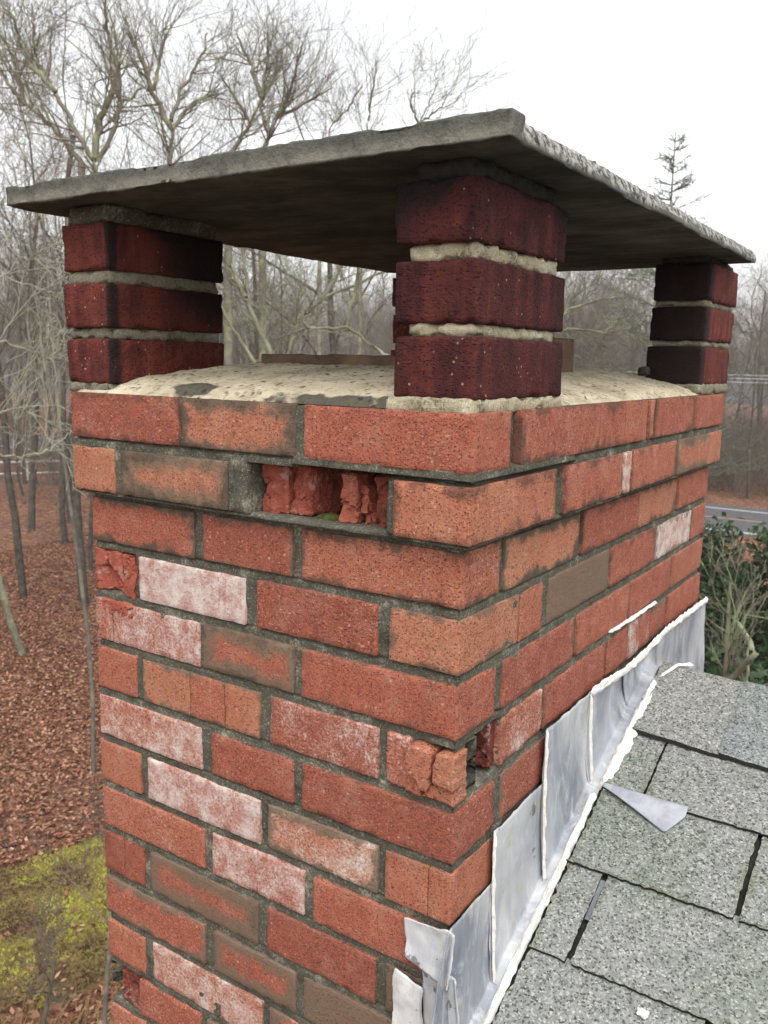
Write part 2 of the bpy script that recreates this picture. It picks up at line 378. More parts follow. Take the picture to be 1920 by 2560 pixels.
MB_ = brick_mat(); MP = pier_mat(); MR = raw_mat(); MM = mortar_mat(); MC = crown_mat(); MS = slab_mat(); ML = lead_mat()
MPM = mortar_mat('tan pier mortar', (.10, .088, .055), (.36, .32, .215), (.58, .54, .43), .01)
MLW = lead_mat()
for n_ in MLW.node_tree.nodes:
    if n_.type == 'VALTORGB':
        for e_, c_ in zip(n_.color_ramp.elements, ((.40, .41, .43), (.60, .60, .60), (.68, .68, .66))): e_.color = (*c_, 1)
MW = plain('white roof sealant', (.64, .61, .55), (.72, .71, .68), 40, .6, .003, 160, .3, (.52, .47, .39))
MSH = shingle_mat(); MDK = plain('black asphalt felt', (.015, .016, .014), (.035, .038, .03), 60, .95)
MFL = plain('terracotta flue clay', (.085, .055, .035), (.17, .115, .075), 20, .9, .001, 200, .2, (.05, .04, .03))
MPG = mortar_mat('greyed pier mortar', (.07, .063, .045), (.20, .182, .132), (.40, .375, .30), .01)
MSO = plain('sooty mortar', (.018, .017, .015), (.045, .042, .036), 60, .95, .003, 160)
MB1 = bark_mat('grey lichened bark', (.10, .087, .073), (.19, .167, .137), (.25, .25, .16), .4)
MB2 = bark_mat('brown twig bark', (.11, .085, .07), (.19, .155, .13), (.21, .20, .14), .15)
MB3 = bark_mat('pale green lichen bark', (.12, .11, .08), (.21, .205, .145), (.27, .295, .185), .5)
MB0 = bark_mat('dark damp trunk bark', (.05, .043, .036), (.115, .10, .083), (.16, .165, .10), .25)
MB5 = bark_mat('bleached twig bark', (.26, .25, .20), (.36, .355, .28), (.38, .40, .27), .4)
MB4 = bark_mat('pale grey limb bark', (.12, .105, .085), (.215, .19, .15), (.29, .30, .17), .45)
MGR = ground_mat(); MLA = lawn_mat()
MAS = plain('worn asphalt', (.06, .06, .065), (.10, .10, .105), 3, .85, .004, 60)
MWP = plain('white road paint', (.42, .42, .41), (.55, .55, .54), 4, .7); MYP = plain('yellow road paint', (.36, .22, .10), (.46, .28, .13), 4, .7)
MGN = plain('dark evergreen leaf', (.012, .028, .010), (.035, .065, .02), 3, .6, .001, 50)
MNE = plain('conifer needle', (.08, .09, .06), (.15, .155, .11), 3, .9)
MSD = plain('grey house siding', (.42, .41, .38), (.5, .49, .46), 3, .8)
MWI = plain('pale utility cable', (.35, .35, .35), (.5, .5, .5), 3, .6)
MFE = plain('white painted rail', (.6, .6, .58), (.78, .77, .75), 3, .7)
MGS = plain('dry straw grass', (.19, .12, .05), (.34, .24, .11), 3, .9)
ml = M('dry leaf', .85, .15)
ml.color(ml.ramp(ml.rnd(), [(0, (.1, .04, .02)), (1, (.3, .15, .08))]))
c_ = ml.sep(ml.attr('bk').outputs['Color'])[0]
ml.color(ml.ramp(c_, [(0, (.05, .022, .015)), (.35, (.155, .062, .037)), (.7, (.27, .118, .068)), (1, (.44, .27, .18))])); MLF = ml.m

# ------------------------------------------------------------------ the chimney
W, D, CB, P_ = .60, 1.036, .0155, .0735
JT = .0125                                            # mortar joint height
CH = empty('chimney', (0, 0, 0))
tag(CH, 'weathered red brick chimney with a stone slab raised on brick piers', 'chimney')
top = lambda r: -(r - 1) * P_
bot = lambda r: -r * P_ + JT

# per row: bricks on face A as (x0, x1, tint, bloom, smear, grime); the first one of every row after 2 starts at the left edge
L1 = -W - CB; L3 = -W
FA = {
 1: [(L1, -.403, .40, .16, 0, .35), (-.398, -.2145, .75, .10, .55, .9), (-.202, CB, .42, .05, 0, .25)],
 2: [(L1, -.529, .75, .03, 0, .25), (-.516, -.321, .80, .03, .8, .8), (-.079, CB, .58, .08, 0, .8)],
 3: [(L3, -.394, .46, .14, .25, .8), (-.380, -.230, .38, .10, .2, .3), (-.217, 0, .50, .22, .15, .45)],
 4: [(-.504, -.308, .6, .80, 0, .05), (-.288, -.107, .36, .10, .1, .2), (-.091, 0, .72, .05, .2, .25)],
 5: [(-.563, -.389, .5, .62, 0, .1), (-.382, -.228, .42, .06, .75, .25), (-.216, 0, .36, .06, .1, .15)],
 6: [(L3, -.515, .62, .0, 0, .15), (-.502, -.4095, .72, .06, .25, .2), (-.4083, -.3455, .62, .16, .2, .2), (-.3443, -.284, .66, .04, .2, .2), (-.267, -.102, .40, .40, .1, .1)],
 7: [(L3, -.390, .55, .62, 0, .0), (-.371, -.228, .32, .06, 0, .2), (-.215, 0, .34, .12, .1, .15)],
 8: [(L3, -.513, .66, .0, 0, .1), (-.499, -.285, .6, .62, 0, .0), (-.272, -.100, .75, .56, .3, .1), (-.089, -.0305, .66, .0, .1, .15), (-.0297, 0, .66, .02, .1, .1)],
 9: [(L3, -.387, .48, .28, 0, .0), (-.372, -.212, .5, .60, 0, .1), (-.195, 0, .52, .06, .1, .2)],
 10: [(L3, -.556, .28, 0, 0, .3), (-.5555, -.511, .3, 0, 0, .3), (-.498, -.289, .40, .06, 1.0, .2), (-.274, -.100, .36, .12, .1, .15), (-.086, 0, .5, 0, 1.2, .4)],
 11: [(L3, -.389, .38, .25, .3, .1), (-.374, -.224, .38, .08, .9, .1), (-.212, 0, .5, .08, 2.2, .1)],
 12: [(L3, -.516, .58, .05, .1, .1), (-.500, -.283, .6, .55, .1, .0), (-.270, -.1, .5, .03, .3, .1), (-.086, 0, .4, 0, .3, .1)],
 13: [(-.53, -.40, .4, .18, 0, .1), (-.387, -.215, .4, .1, .3, .1), (-.2, 0, .4, .1, .2, .1)],
 14: [(L3, -.52, .7, .2, 0, .1), (-.507, -.3, .5, .1, .1, .1), (-.287, -.1, .5, .1, .1, .1), (-.087, 0, .5, .1, .1, .1)],
}
E1 = D + CB
FB = {
 1: [(-CB, .069, .75, .03, 0, .12), (.097, .3435, .36, .14, .1, .5), (.3445, .447, .45, .08, .1, .4), (.4485, .549, .42, .08, .1, .45), (.565, .584, .7, .1, 0, .4), (.595, .725, .34, .12, .1, .5), (.727, .823, .36, .12, .1, .5), (.836, E1, .50, .10, 0, .25)],
 2: [(-CB, .204, .66, .06, 0, .7), (.234, .447, .48, .12, .1, .45), (.460, .488, .9, .55, 0, .2), (.498, .725, .48, .2, .1, .4), (.741, .952, .62, .30, .6, .3), (.9535, E1, .62, .1, 0, .2)],
 3: [(0, .090, .55, .08, .2, .6), (.101, .329, .70, .16, .3, .6), (.346, .591, .38, .08, .1, .5), (.592, .804, .68, .12, .2, .6), (.822, D, .44, .08, .1, .25)],
 4: [(0, .148, .42, .14, 0, .2), (.1495, .216, .55, .1, 0, .2), (.235, .462, .5, .02, 3.5, .2), (.476, .693, .46, .10, .1, .3), (.706, .927, .7, .72, .2, .1), (.939, D, .5, .05, 0, .2)],
 5: [(0, .092, .60, .08, 0, .2), (.110, .335, .42, .10, .1, .25), (.344, .568, .42, .10, .1, .3), (.578, .806, .40, .1, .1, .2), (.816, D, .48, .05, 0, .2)],
 6: [(.244, .472, .44, .12, .1, .2), (.481, .580, .45, .1, .1, .3), (.588, .640, .5, .62, .1, .1), (.641, .700, .5, .42, .1, .1), (.701, .791, .4, .15, .4, .2), (.804, D, .46, .05, 0, .2)],
 7: [(0, .099, .58, .08, 0, .15), (.118, .259, .40, .1, .2, .2), (.271, .5, .4, .1, .2, .2), (.512, .75, .4, .1, .2, .2), (.762, D, .4, .1, .2, .2)],
 8: [(0, .110, .60, .06, .1, .2), (.122, .35, .4, .1, .2, .2), (.362, .6, .4, .1, .2, .2), (.612, .85, .4, .1, .2, .2), (.862, D, .4, .1, .2, .2)],
}
for r in range(9, 15):
    o = 0 if r % 2 else .11
    FB[r] = [(0, .10 + o, .45, .08, .1, .2)] + [(.113 + o + k * .235, min(D, .335 + o + k * .235), .45, .1, .1, .2) for k in range(4) if .113 + o + k * .235 < D - .05]
for r in range(15, 24):
    FA[r] = [(L3, -.51, .5, .1, .1, .1), (-.497, -.29, .45, .2, .1, .1), (-.277, -.1, .45, .2, .1, .1), (-.087, 0, .5, .1, .1, .1)] if r % 2 == 0 else [(L3, -.39, .45, .2, .1, .1), (-.377, -.215, .4, .1, .1, .1), (-.202, 0, .4, .1, .1, .1)]
    FB[r] = [(0, .10 + (.11 if r % 2 == 0 else 0), .45, .1, .1, .1)] + [(.113 + (.11 if r % 2 == 0 else 0) + k * .235, min(D, .335 + (.11 if r % 2 == 0 else 0) + k * .235), .45, .1, .1, .1) for k in range(4)]

rng = np.random.default_rng(3)
bm = MB()
def brick(lo, hi, at, res=.006, seed=0, mb=None, **kw):
    at = (at[0] + rng.uniform(-.10, .10), max(0, at[1] + rng.uniform(-.03, .06)), at[2], at[3] * rng.uniform(.45, .9))
    crack = kw.pop('crack', False)
    if not crack: lo = np.array(lo, float) + rng.uniform(-.0008, .0008, 3); hi = np.array(hi, float) + rng.uniform(-.0008, .0008, 3)
    V, F, ed = rbox(lo, hi, res, (.0007 if crack else .0015), seed=seed, chip=.0005 if crack else .0011, rough=.0003 if crack else .0004, **kw)
    (mb or bm).add(V, F, bk=at, ed=ed)
sd_ = 0
for r in FA:
    c = CB if r < 3 else 0; z0, z1 = bot(r), top(r); fine = r < 15
    A = FA[r]; B = FB[r]
    for i, (x0, x1, *at) in enumerate(A):
        sd_ += 1
        corner = x1 >= -1e-6
        if r == 8 and i == 3: yb = .085
        else: yb = .085
        if corner: yb = min(B[0][1], .21) if B and abs(B[0][0] + c) < 1e-6 else .085
        if r == 6: corner = False
        if x0 <= L3 + 1e-6: yb = .21 if (x1 - x0) < .12 else .09
        rs = (.006, .02, .006) if fine else (.03, .03, .03)
        if corner: rs = (.006, .008, .006) if fine else .03
        op = [(1, -1)] + ([(0, 1)] if x1 > -1e-6 else []) + ([(0, -1)] if x0 <= L3 + 1e-6 else [])
        op += ([(0, 1)] if any(abs(x1 - q[0]) < .0025 for q in A) else []) + ([(0, -1)] if any(abs(x0 - q[1]) < .0025 for q in A) else [])
        ck = any(abs(x1 - q[0]) < .0025 for q in A) or any(abs(x0 - q[1]) < .0025 for q in A)
        brick((x0, -c, z0), (x1, yb, z1), at, rs, sd_, crack=ck, open=op)
    for i, (y0, y1, *at) in enumerate(B):
        sd_ += 1
        if y0 <= 1e-6 and A[-1][1] >= -1e-6 and not (r == 4): continue       # the corner brick is already laid
        if r == 4 and i == 0: continue
        if r == 4 and i == 1: pass
        rs = (.03, .008, .006) if r < 9 else (.03, .03, .03)
        op = [(0, 1)] + ([(1, -1)] if y0 < 1e-6 or any(abs(y0 - q[1]) < .0025 for q in B) else []) + ([(1, 1)] if y1 > D - .01 or any(abs(y1 - q[0]) < .0025 for q in B) else [])
        ck = any(abs(y1 - q[0]) < .0025 for q in B) or any(abs(y0 - q[1]) < .0025 for q in B)
        brick((c - .085, y0, z0), (c, y1, z1), at, rs, sd_, crack=ck, open=op)
    # the two faces turned away from the photographer, laid more simply
    x0 = -W - c
    ys = [-c + (.21 if r % 2 == 0 else .09) + .012]
    while ys[-1] < D + c - .05:
        y1 = min(ys[-1] + .222, D + c); sd_ += 1
        brick((x0, ys[-1], z0), (x0 + .085, y1, z1), (rng.uniform(.3, .65), rng.uniform(0, .2), .2, .3), .03, sd_); ys.append(y1 + .012)
    xs = [x0 + .1]
    while xs[-1] < c - .16:
        x1 = min(xs[-1] + .222, c - .1); sd_ += 1
        brick((xs[-1], D + c - .085, z0), (x1, D + c, z1), (rng.uniform(.3, .65), rng.uniform(0, .2), .2, .3), .03, sd_); xs.append(x1 + .012)
BR = bm.build('brickwork', MB_, CH)

# deep end of the missing / shattered bricks in mortar coordinates
def rough_chunk(mb, lo, hi, at, seed, rough=.006, res=.004, rad=.003, ns=45, tilt=None):
    V, F, ed = rbox(lo, hi, min(res, .003), rad, rough, .006, seed, ns)
    rr_ = np.random.default_rng(seed); lo_, hi_ = np.array(lo, float), np.array(hi, float)
    for ns_, amp, tl_ in ((9, .0028, .10), (45, .0011, .16)):    # splintered facets of a clean break
        sd3 = lo_ + (hi_ - lo_) * rr_.random((ns_, 3)); near = np.argmin(((V[:, None] - sd3[None]) ** 2).sum(-1), 1)
        nrm = rr_.normal(0, tl_, (ns_, 3)); of = rr_.uniform(-amp, amp, ns_)
        V = V + np.array([.12, 1, .12]) * (of[near] + ((V - sd3[near]) * nrm[near]).sum(1))[:, None]
    V = V + (np.stack([fbm(V + seed, 240, seed + q, 3) for q in (1, 2, 3)], -1) - .5) * .003
    V[:, 1] = np.where(V[:, 1] < lo_[1], lo_[1] + (V[:, 1] - lo_[1]) * .25, V[:, 1])
    if tilt is not None:
        c0 = (np.array(lo) + np.array(hi)) / 2
        from mathutils import Euler
        m = np.array(Euler(tilt).to_matrix()); V = (V - c0) @ m.T + c0
    mb.add(V, F, bk=at, ed=ed)

# mortar skin behind the bricks: one closed sheet round the stack
def loop_s(n0, n1):                                    # arc-length samples: A face, B face, back, left
    a = np.linspace(-W, 0, n0); b = np.linspace(0, D, n1)
    return a, b
zs = np.unique(np.concatenate([np.arange(-14.6 * P_, 0.0001, .0032)] + [[top(r) - .0015, top(r) + .0015, bot(r) - .0015, bot(r) + .0015, (bot(r) + top(r + 1)) / 2] for r in range(1, 15)]))
zs = zs[(zs <= -.0005)]
zs = np.concatenate([[-1.8, -1.5, -1.2], zs])
na, nb_ = 170, 240
sa = np.linspace(-W, 0, na); sb = np.linspace(0, D, nb_)[1:]
sc_ = np.linspace(0, -W, 24)[1:]; sl = np.linspace(D, 0, 36)[1:-1]
face = np.concatenate([np.zeros(na), np.ones(len(sb)), np.full(len(sc_), 2), np.full(len(sl), 3)])
sv = np.concatenate([sa, sb, sc_, sl])
Sg, Zg = np.meshgrid(sv, zs, indexing='ij'); Fg = np.broadcast_to(face[:, None], Sg.shape)
X = np.where(Fg == 0, Sg, np.where(Fg == 1, 0, np.where(Fg == 2, Sg, -W)))
Y = np.where(Fg == 0, 0, np.where(Fg == 1, Sg, np.where(Fg == 2, D, Sg)))
PT = np.stack([X, Y, Zg], -1)
proud = np.where(Zg > -2 * P_ + JT * .6, CB, 0.0)      # the two corbelled courses
dep = .0036 + (fbm(PT, 60, 3) - .5) * .005 + (fbm(PT, 14, 9) - .5) * .006
zrel = np.mod(-Zg - (P_ - JT), P_)                    # 0 at the top of each bed joint
dep = dep + np.where(zrel < JT, .0045 * sstep(.0045, .0, zrel + (fbm(PT, 35, 12) - .5) * .006), 0)
# the bed between the two corbel courses squeezes out near the right corner, with a black gap below it
j12 = sstep(.004, .001, np.abs(Zg - (-P_ + JT * .62)) - .0035)
near = np.where(Fg == 0, sstep(-.24, -.18, Sg), np.where(Fg == 1, sstep(.30, .2, Sg), 0))
dep = np.where((j12 > .3) & (near > .3), dep * .15 - .0005, dep)
gap = (np.abs(Zg - (-P_ + .0012)) < .0016) & (near > .3)
dep = np.where(gap, .03, dep)
def pit(f, s0, s1, z0, z1, d, wb=.006):
    global dep
    wob = (fbm(PT, 120, 21) - .5) * wb
    dep = np.where((Fg == f) & (Sg + wob > s0) & (Sg + wob < s1) & (Zg > z0) & (Zg < z1), dep + d, dep)
pit(0, -.290, -.090, bot(2) - .0005, top(2) + .001, .085)
pit(1, .030, .112, bot(6), top(6), .06); pit(0, -.05, .001, bot(6), top(6), .05)
pit(0, -W, -.512, bot(4), top(4), .03); pit(0, -W, -.50, bot(13), top(13), .05)
for y0, y1, r in [(.079, .0975, 1), (.549, .565, 1), (.208, .232, 2), (.331, .345, 3), (.584, .594, 1)]: pit(1, y0, y1, bot(r), top(r), .012, 0)   # raked-out black joints
nx = np.where(Fg == 1, 1, np.where(Fg == 3, -1, 0)).astype(float); ny = np.where(Fg == 0, -1, np.where(Fg == 2, 1, 0)).astype(float)
ci = na - 1
off = proud - dep
PT = PT + np.stack([nx, ny, nx * 0], -1) * off[..., None]
PT[ci, :, 0] = off[ci]; PT[ci, :, 1] = -off[ci]
PT[0, :, 0] = -W - off[0]; PT[ci + nb_ - 1, :, 1] = D + off[ci + nb_ - 1]; PT[ci + nb_ - 1, :, 0] = off[ci + nb_ - 1]
k2 = ci + nb_ - 1 + len(sc_); PT[k2, :, 0] = -W - off[k2]; PT[k2, :, 1] = D + off[k2]
mm = MB(); mm.add(PT.reshape(-1, 3), gridfaces(len(sv), len(zs), closeu=True))
xs_ = np.array([[-W + .02, .02, -.004], [-.02, .02, -.004], [-.02, D - .02, -.004], [-W + .02, D - .02, -.004]]); mm.add(xs_, [[0, 1, 2, 3]])
MO = mm.build('mortar', MM, BR)
# grey stub of mortar left beside the missing brick
mb = MB(); V, F, ed = rbox((-.3215, -CB + .0012, bot(2) - .002), (-.288, .07, top(2) + .002), .004, .003, .0015, .004, 77); mb.add(V, F); mb.build('mortar_stub', MM, BR)

# shattered brick left in the hole of the second course: flat splits with dark gaps between
mb = MB(); z0, z1 = bot(2) - .001, top(2) + .0008
rough_chunk(mb, (-.287, .010, z0), (-.246, .06, z1), (.50, 0, 0, 0), 11, .002, tilt=(0, 0, R(3)))
rough_chunk(mb, (-.2445, .013, z0), (-.209, .06, z1 - .002), (.46, 0, 0, 0), 12, .002, tilt=(R(-4), 0, R(-5)))
rough_chunk(mb, (-.205, .042, z0), (-.168, .07, z1), (.10, 0, 0, 0), 13, .003)
rough_chunk(mb, (-.170, .010, z0), (-.1455, .05, z1 - .003), (.66, 0, 0, 0), 14, .002, tilt=(0, R(4), R(4)))
rough_chunk(mb, (-.1435, .017, z0), (-.131, .05, z1 - .016), (.58, 0, 0, 0), 15, .002, tilt=(0, R(-3), 0))
rough_chunk(mb, (-.120, .012, z0), (-.0925, .05, z1 - .002), (.30, .2, 0, 0), 16, .002, tilt=(0, R(-3), R(-6)))
mb.build('shattered_brick', MR, BR, False)
mb = MB(); V, F, ed = rbox((-.206, .014, bot(2) - .003), (-.178, .034, bot(2) + .005), .003, .003, .004, .004, 18, 120); mb.add(V, F)
mb.build('moss_tuft', plain('green moss', (.04, .05, .012), (.11, .12, .03), 80, .95, .003, 300), BR)
# spalled header of course four
mb = MB(); rough_chunk(mb, (-.599, .003, bot(4) + .001), (-.5405, .09, top(4)), (.55, 0, 0, 0), 31, .003, ns=60)
rough_chunk(mb, (-.5395, .002, bot(4) - .004), (-.5155, .09, top(4) - .002), (.5, 0, 0, 0), 32, .002)
tag(mb.build('spalled_brick', MR, BR, False), 'raw red spalled header brick with its face broken off')
# cracked pink brick of course five: two pieces and a red scar
mb = MB(); V, F, ed = rbox((L3, 0, bot(5)), (-.5645, .09, top(5)), (.005, .02, .005), .002, .001, .003, 41); mb.add(V, F, bk=(.5, .55, 0, .1), ed=ed); mb.build('cracked_brick', MB_, BR)
mb = MB(); rough_chunk(mb, (-.583, -.0018, top(5) - .021), (-.515, .02, top(5) + .001), (.55, 0, 0, 0), 42, .0035, .003); mb.build('brick_scar', MR, BR, False)
# spalled bricks low on the left edge
mb = MB(); rough_chunk(mb, (-.582, .006, bot(13)), (-.531, .09, top(13)), (.2, 0, 0, 0), 43, .006); mb.build('spalled_brick', MR, BR, False)
# shattered corner of course six
z0, z1 = bot(6), top(6)
mb = MB()
def frag(poly, y0, y1, seed, at, tx=0):
    """fragment with an irregular outline in the (x, z) plane, y0 front, y1 back"""
    P = np.array(poly, float); Q = []
    for a, b in zip(P, np.roll(P, -1, 0)):
        n = max(2, int(np.linalg.norm(b - a) / .003))
        for k in range(n): Q.append(a + (b - a) * k / n)
    Q = np.array(Q); n = len(Q); ctr = Q.mean(0)
    j = (vn(np.c_[Q, np.zeros(n)], 170, seed) - .5) * .004
    rad = Q - ctr; Q = Q + rad / np.linalg.norm(rad, axis=1, keepdims=True) * j[:, None]
    rings = []
    for t, y in [(.0, y0 + .0005), (.3, y0), (.62, y0), (.86, y0), (.965, y0 + .0004), (1, y0 + .0022), (1, y0 + .010), (1.0, (y0 + y1) / 2), (.98, y1)]:
        q = ctr + (Q - ctr) * t; V = np.c_[q[:, 0], np.full(n, y), q[:, 1]]
        V[:, 1] += (fbm(V, 110, seed + 3) - .5) * .0022 + tx * (q[:, 0] - ctr[0]); rings.append(V)
    V = np.concatenate(rings); F = []
    for r in range(len(rings) - 1):
        for k in range(n): F.append((r * n + k, r * n + (k + 1) % n, (r + 1) * n + (k + 1) % n, (r + 1) * n + k))
    mb.add(V, np.array(F), bk=at, ed=.05)
h = z1 - z0
frag([(-.090, z0), (-.058, z0 - .0005), (-.054, z0 + .25 * h), (-.061, z0 + .45 * h), (-.056, z0 + .7 * h), (-.058, z1), (-.090, z1)], .0, .06, 51, (.5, .42, 0, .1))
frag([(-.056, z0 + .42 * h), (-.043, z0 + .30 * h), (-.041, z0 + .18 * h), (-.031, z0 + .14 * h), (-.028, z0 + .5 * h), (-.0265, z1 - .004), (-.054, z1 - .0005), (-.058, z0 + .72 * h)], -.011, .04, 52, (.6, .25, .2, .1), .12)
frag([(-.060, z0 + .02), (-.045, z0 + .018), (-.042, z0 - .0), (-.05, z0 - .003), (-.062, z0 - .001)], -.004, .05, 53, (.5, .3, 0, .1))
frag([(-.024, z0 + .36 * h), (.002, z0 + .28 * h), (.002, z1 - .003), (-.021, z1 - .006), (-.026, z0 + .7 * h)], -.0085, .022, 54, (.7, .06, .2, .1), -.05)
frag([(-.040, z0 + .0), (.0, z0 - .001), (.001, z0 + .25 * h), (-.023, z0 + .33 * h), (-.033, z0 + .18 * h)], -.003, .028, 55, (.65, .15, .1, .1))
mb.build('broken_corner_brick', MB_, BR)
mb = MB()
V, F, ed = rbox((-.06, .112, z0), (-.0005, .234, z1), (.008, .006, .005), .002, .0006, .002, 61); mb.add(V, F, bk=(.55, .45, 0, .15), ed=ed); mb.build('split_brick', MB_, BR)
mb = MB(); rough_chunk(mb, (-.07, .078, z0), (-.006, .1105, z1), (.12, 0, 0, 0), 62, .003, .004, ns=70, tilt=(0, 0, R(14)))
rough_chunk(mb, (-.06, .055, z0), (-.024, .078, z1 - .004), (.22, 0, 0, 0), 63, .003, tilt=(R(6), 0, R(8))); mb.build('shattered_brick', MR, BR, False)
# lower shaft down to the ground, in running bond
def lower_mat():
    m = M('lower chimney brick', .85)
    b = m.t.nodes.new('ShaderNodeTexBrick'); x = m.xyz()
    cx = m.t.nodes.new('ShaderNodeCombineXYZ'); m.t.links.new(m.math('ADD', x[0], x[1]), cx.inputs[0]); m.t.links.new(x[2], cx.inputs[1]); m.t.links.new(cx.outputs[0], b.inputs['Vector'])
    b.inputs['Scale'].default_value = 1; b.inputs['Brick Width'].default_value = .235; b.inputs['Row Height'].default_value = P_; b.inputs['Mortar Size'].default_value = .006
    b.inputs['Color1'].default_value = (.3, .08, .05, 1); b.inputs['Color2'].default_value = (.38, .13, .08, 1); b.inputs['Mortar'].default_value = (.1, .09, .07, 1)
    m.color(b.outputs[0]); return m.m
mb = MB(); V, F, ed = rbox((-W, 0, -8.2), (0, D, -23 * P_ + JT - .001), .3, .003, 0, 0, 1); mb.add(V, F); mb.build('lower_shaft', lower_mat(), CH)

# crown: cement wash sloping up to the flues
FL = [(-.425, -.13, .165, .36, .057), (-.332, -.130, .405, .603, .092)]
gx = np.linspace(-W - .008, .008, 170); gy = np.linspace(-.010, D + .010, 260)
GX, GY = np.meshgrid(gx, gy, indexing='ij')
edge = np.minimum(np.minimum(GX - gx[0], gx[-1] - GX), np.minimum(GY - gy[0], gy[-1] - GY))
PG = np.stack([GX, GY, GX * 0], -1)
lf = np.clip((GX + W) / .1, 0, 1)
zc = .006 + .041 * np.clip((edge - .004) / .185, 0, 1) ** .8
zc += (fbm(PG, 22, 4) - .5) * .007 + (fbm(PG, 120, 5) - .5) * .003
zc = np.minimum(zc, .0465 + (fbm(PG, 30, 8) - .5) * .004)
ragged = .004 + .016 * np.maximum(0, fbm(PG, 16, 31) - .42) * 2.2
inset = np.maximum(0, .0 + ragged - edge)
zc = np.where(edge < ragged, .0005 + (edge / ragged) ** .4 * .005, zc)
kx = sstep(.05, 0, edge) * (.44 + .5 * sstep(-.36, -.2, GX) * sstep(.05, .0, GY)) + .75 * np.exp(-((GX + .40) / .05) ** 2 - ((GY - .018) / .022) ** 2)
mb = MB(); Vt = np.stack([GX, GY, zc], -1).reshape(-1, 3)
mb.add(Vt, gridfaces(len(gx), len(gy)), bk=np.stack([kx * 0, kx * 0, kx * 0, kx], -1).reshape(-1, 4))
CR = mb.build('crown', MC, CH)
# flue liners: hollow clay tiles
for x0, x1, y0, y1, zt in FL:
    mb = MB(); t = .018
    def ring(d, z, n=24):
        p = []
        for (ax, ay), (bx, by) in [((x0 + d, y0 + d), (x1 - d, y0 + d)), ((x1 - d, y0 + d), (x1 - d, y1 - d)), ((x1 - d, y1 - d), (x0 + d, y1 - d)), ((x0 + d, y1 - d), (x0 + d, y0 + d))]:
            for k in range(n): f = k / n; p.append((ax + (bx - ax) * f, ay + (by - ay) * f, z))
        p = np.array(p); p[:, 2] += (vn(p, 60, 6) - .5) * .004; return p
    rings = [ring(0, -.02), ring(0, zt - .002), ring(.002, zt), ring(t - .002, zt), ring(t, zt - .002), ring(t, -.02), ring(t, -.6)]
    V = np.concatenate(rings); n = 96; F = [(r * n + k, r * n + (k + 1) % n, (r + 1) * n + (k + 1) % n, (r + 1) * n + k) for r in range(len(rings) - 1) for k in range(n)]
    mb.add(V, F); mb.build('flue_liner', MFL, CH, False)

# piers: three bricks each with raked tan joints
def pier(x0, x1, y0, y1, zl, joints, tint, soot, seed, label):
    e = empty('pier', (0, 0, 0)); e.parent = CH; e['label'] = label
    for i, (za, zb) in enumerate(zl):
        mb = MB(); dx, dy = rng.uniform(-.003, .003, 2)
        V, F, ed = rbox((x0 + dx, y0 + dy, za), (x1 + dx, y1 + dy, zb), .005, .003, .0011, .004, seed + i, 60)
        # drag ripples of the wire-cut face
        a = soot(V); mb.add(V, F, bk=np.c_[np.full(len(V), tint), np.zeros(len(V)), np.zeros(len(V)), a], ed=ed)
        mb.build('brick', MP, e)
    for i, (za, zb, ins, mt) in enumerate(joints):
        mb = MB(); V, F, ed = rbox((x0 + ins, y0 + min(ins, .006), za), (x1 - ins * .35, y1 - ins, zb), .004, .004, .003, .005, seed + 40 + i, 100)
        mb.add(V, F); mb.build('mortar_joint', mt, e)
    return e
z3 = [(.0125, .076), (.0885, .1515), (.1675, .2285)]
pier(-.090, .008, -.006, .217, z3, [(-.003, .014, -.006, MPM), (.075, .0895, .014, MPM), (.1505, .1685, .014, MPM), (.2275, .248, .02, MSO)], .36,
     lambda V: .22 + .55 * sstep(-.07, -.092, V[:, 0]) * .6 + .35 * sstep(.16, .21, V[:, 1]) + .45 * sstep(.16, .23, V[:, 2]) * sstep(.0, -.05, V[:, 0]) + .3 * sstep(.19, .23, V[:, 2]), 100, 'front pier of purple dark bricks nearest the camera')  # soot stains; the slab's shade on the top brick is painted in too
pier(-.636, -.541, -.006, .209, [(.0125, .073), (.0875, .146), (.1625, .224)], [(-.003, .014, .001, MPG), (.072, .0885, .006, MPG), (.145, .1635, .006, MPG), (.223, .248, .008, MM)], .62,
     lambda V: .12 + .95 * sstep(.0, .2, V[:, 1]) * sstep(.02, .17, V[:, 2]) + .3 * sstep(.2, .23, V[:, 2]) + .75 * np.exp(-((V[:, 0] + .541) / .007) ** 2) * sstep(.02, .004, V[:, 1]), 120, 'left pier of red bricks with soot on its inner face')  # inner-face soot; darkening near the top paints in shade below the slab
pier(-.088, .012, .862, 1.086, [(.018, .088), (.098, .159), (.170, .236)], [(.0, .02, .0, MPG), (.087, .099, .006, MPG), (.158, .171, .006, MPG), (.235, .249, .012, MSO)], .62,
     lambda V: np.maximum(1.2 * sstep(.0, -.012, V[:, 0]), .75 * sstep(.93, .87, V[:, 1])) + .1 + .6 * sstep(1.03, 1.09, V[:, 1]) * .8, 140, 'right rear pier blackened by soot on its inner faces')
pier(-.636, -.541, .82, 1.03, z3, [(-.003, .014, .0, MPG), (.075, .0895, .01, MPG), (.1505, .1685, .01, MPG), (.2275, .248, .01, MSO)], .5, lambda V: .3 + V[:, 2] * 0, 160, 'rear left pier hidden behind the front pier')

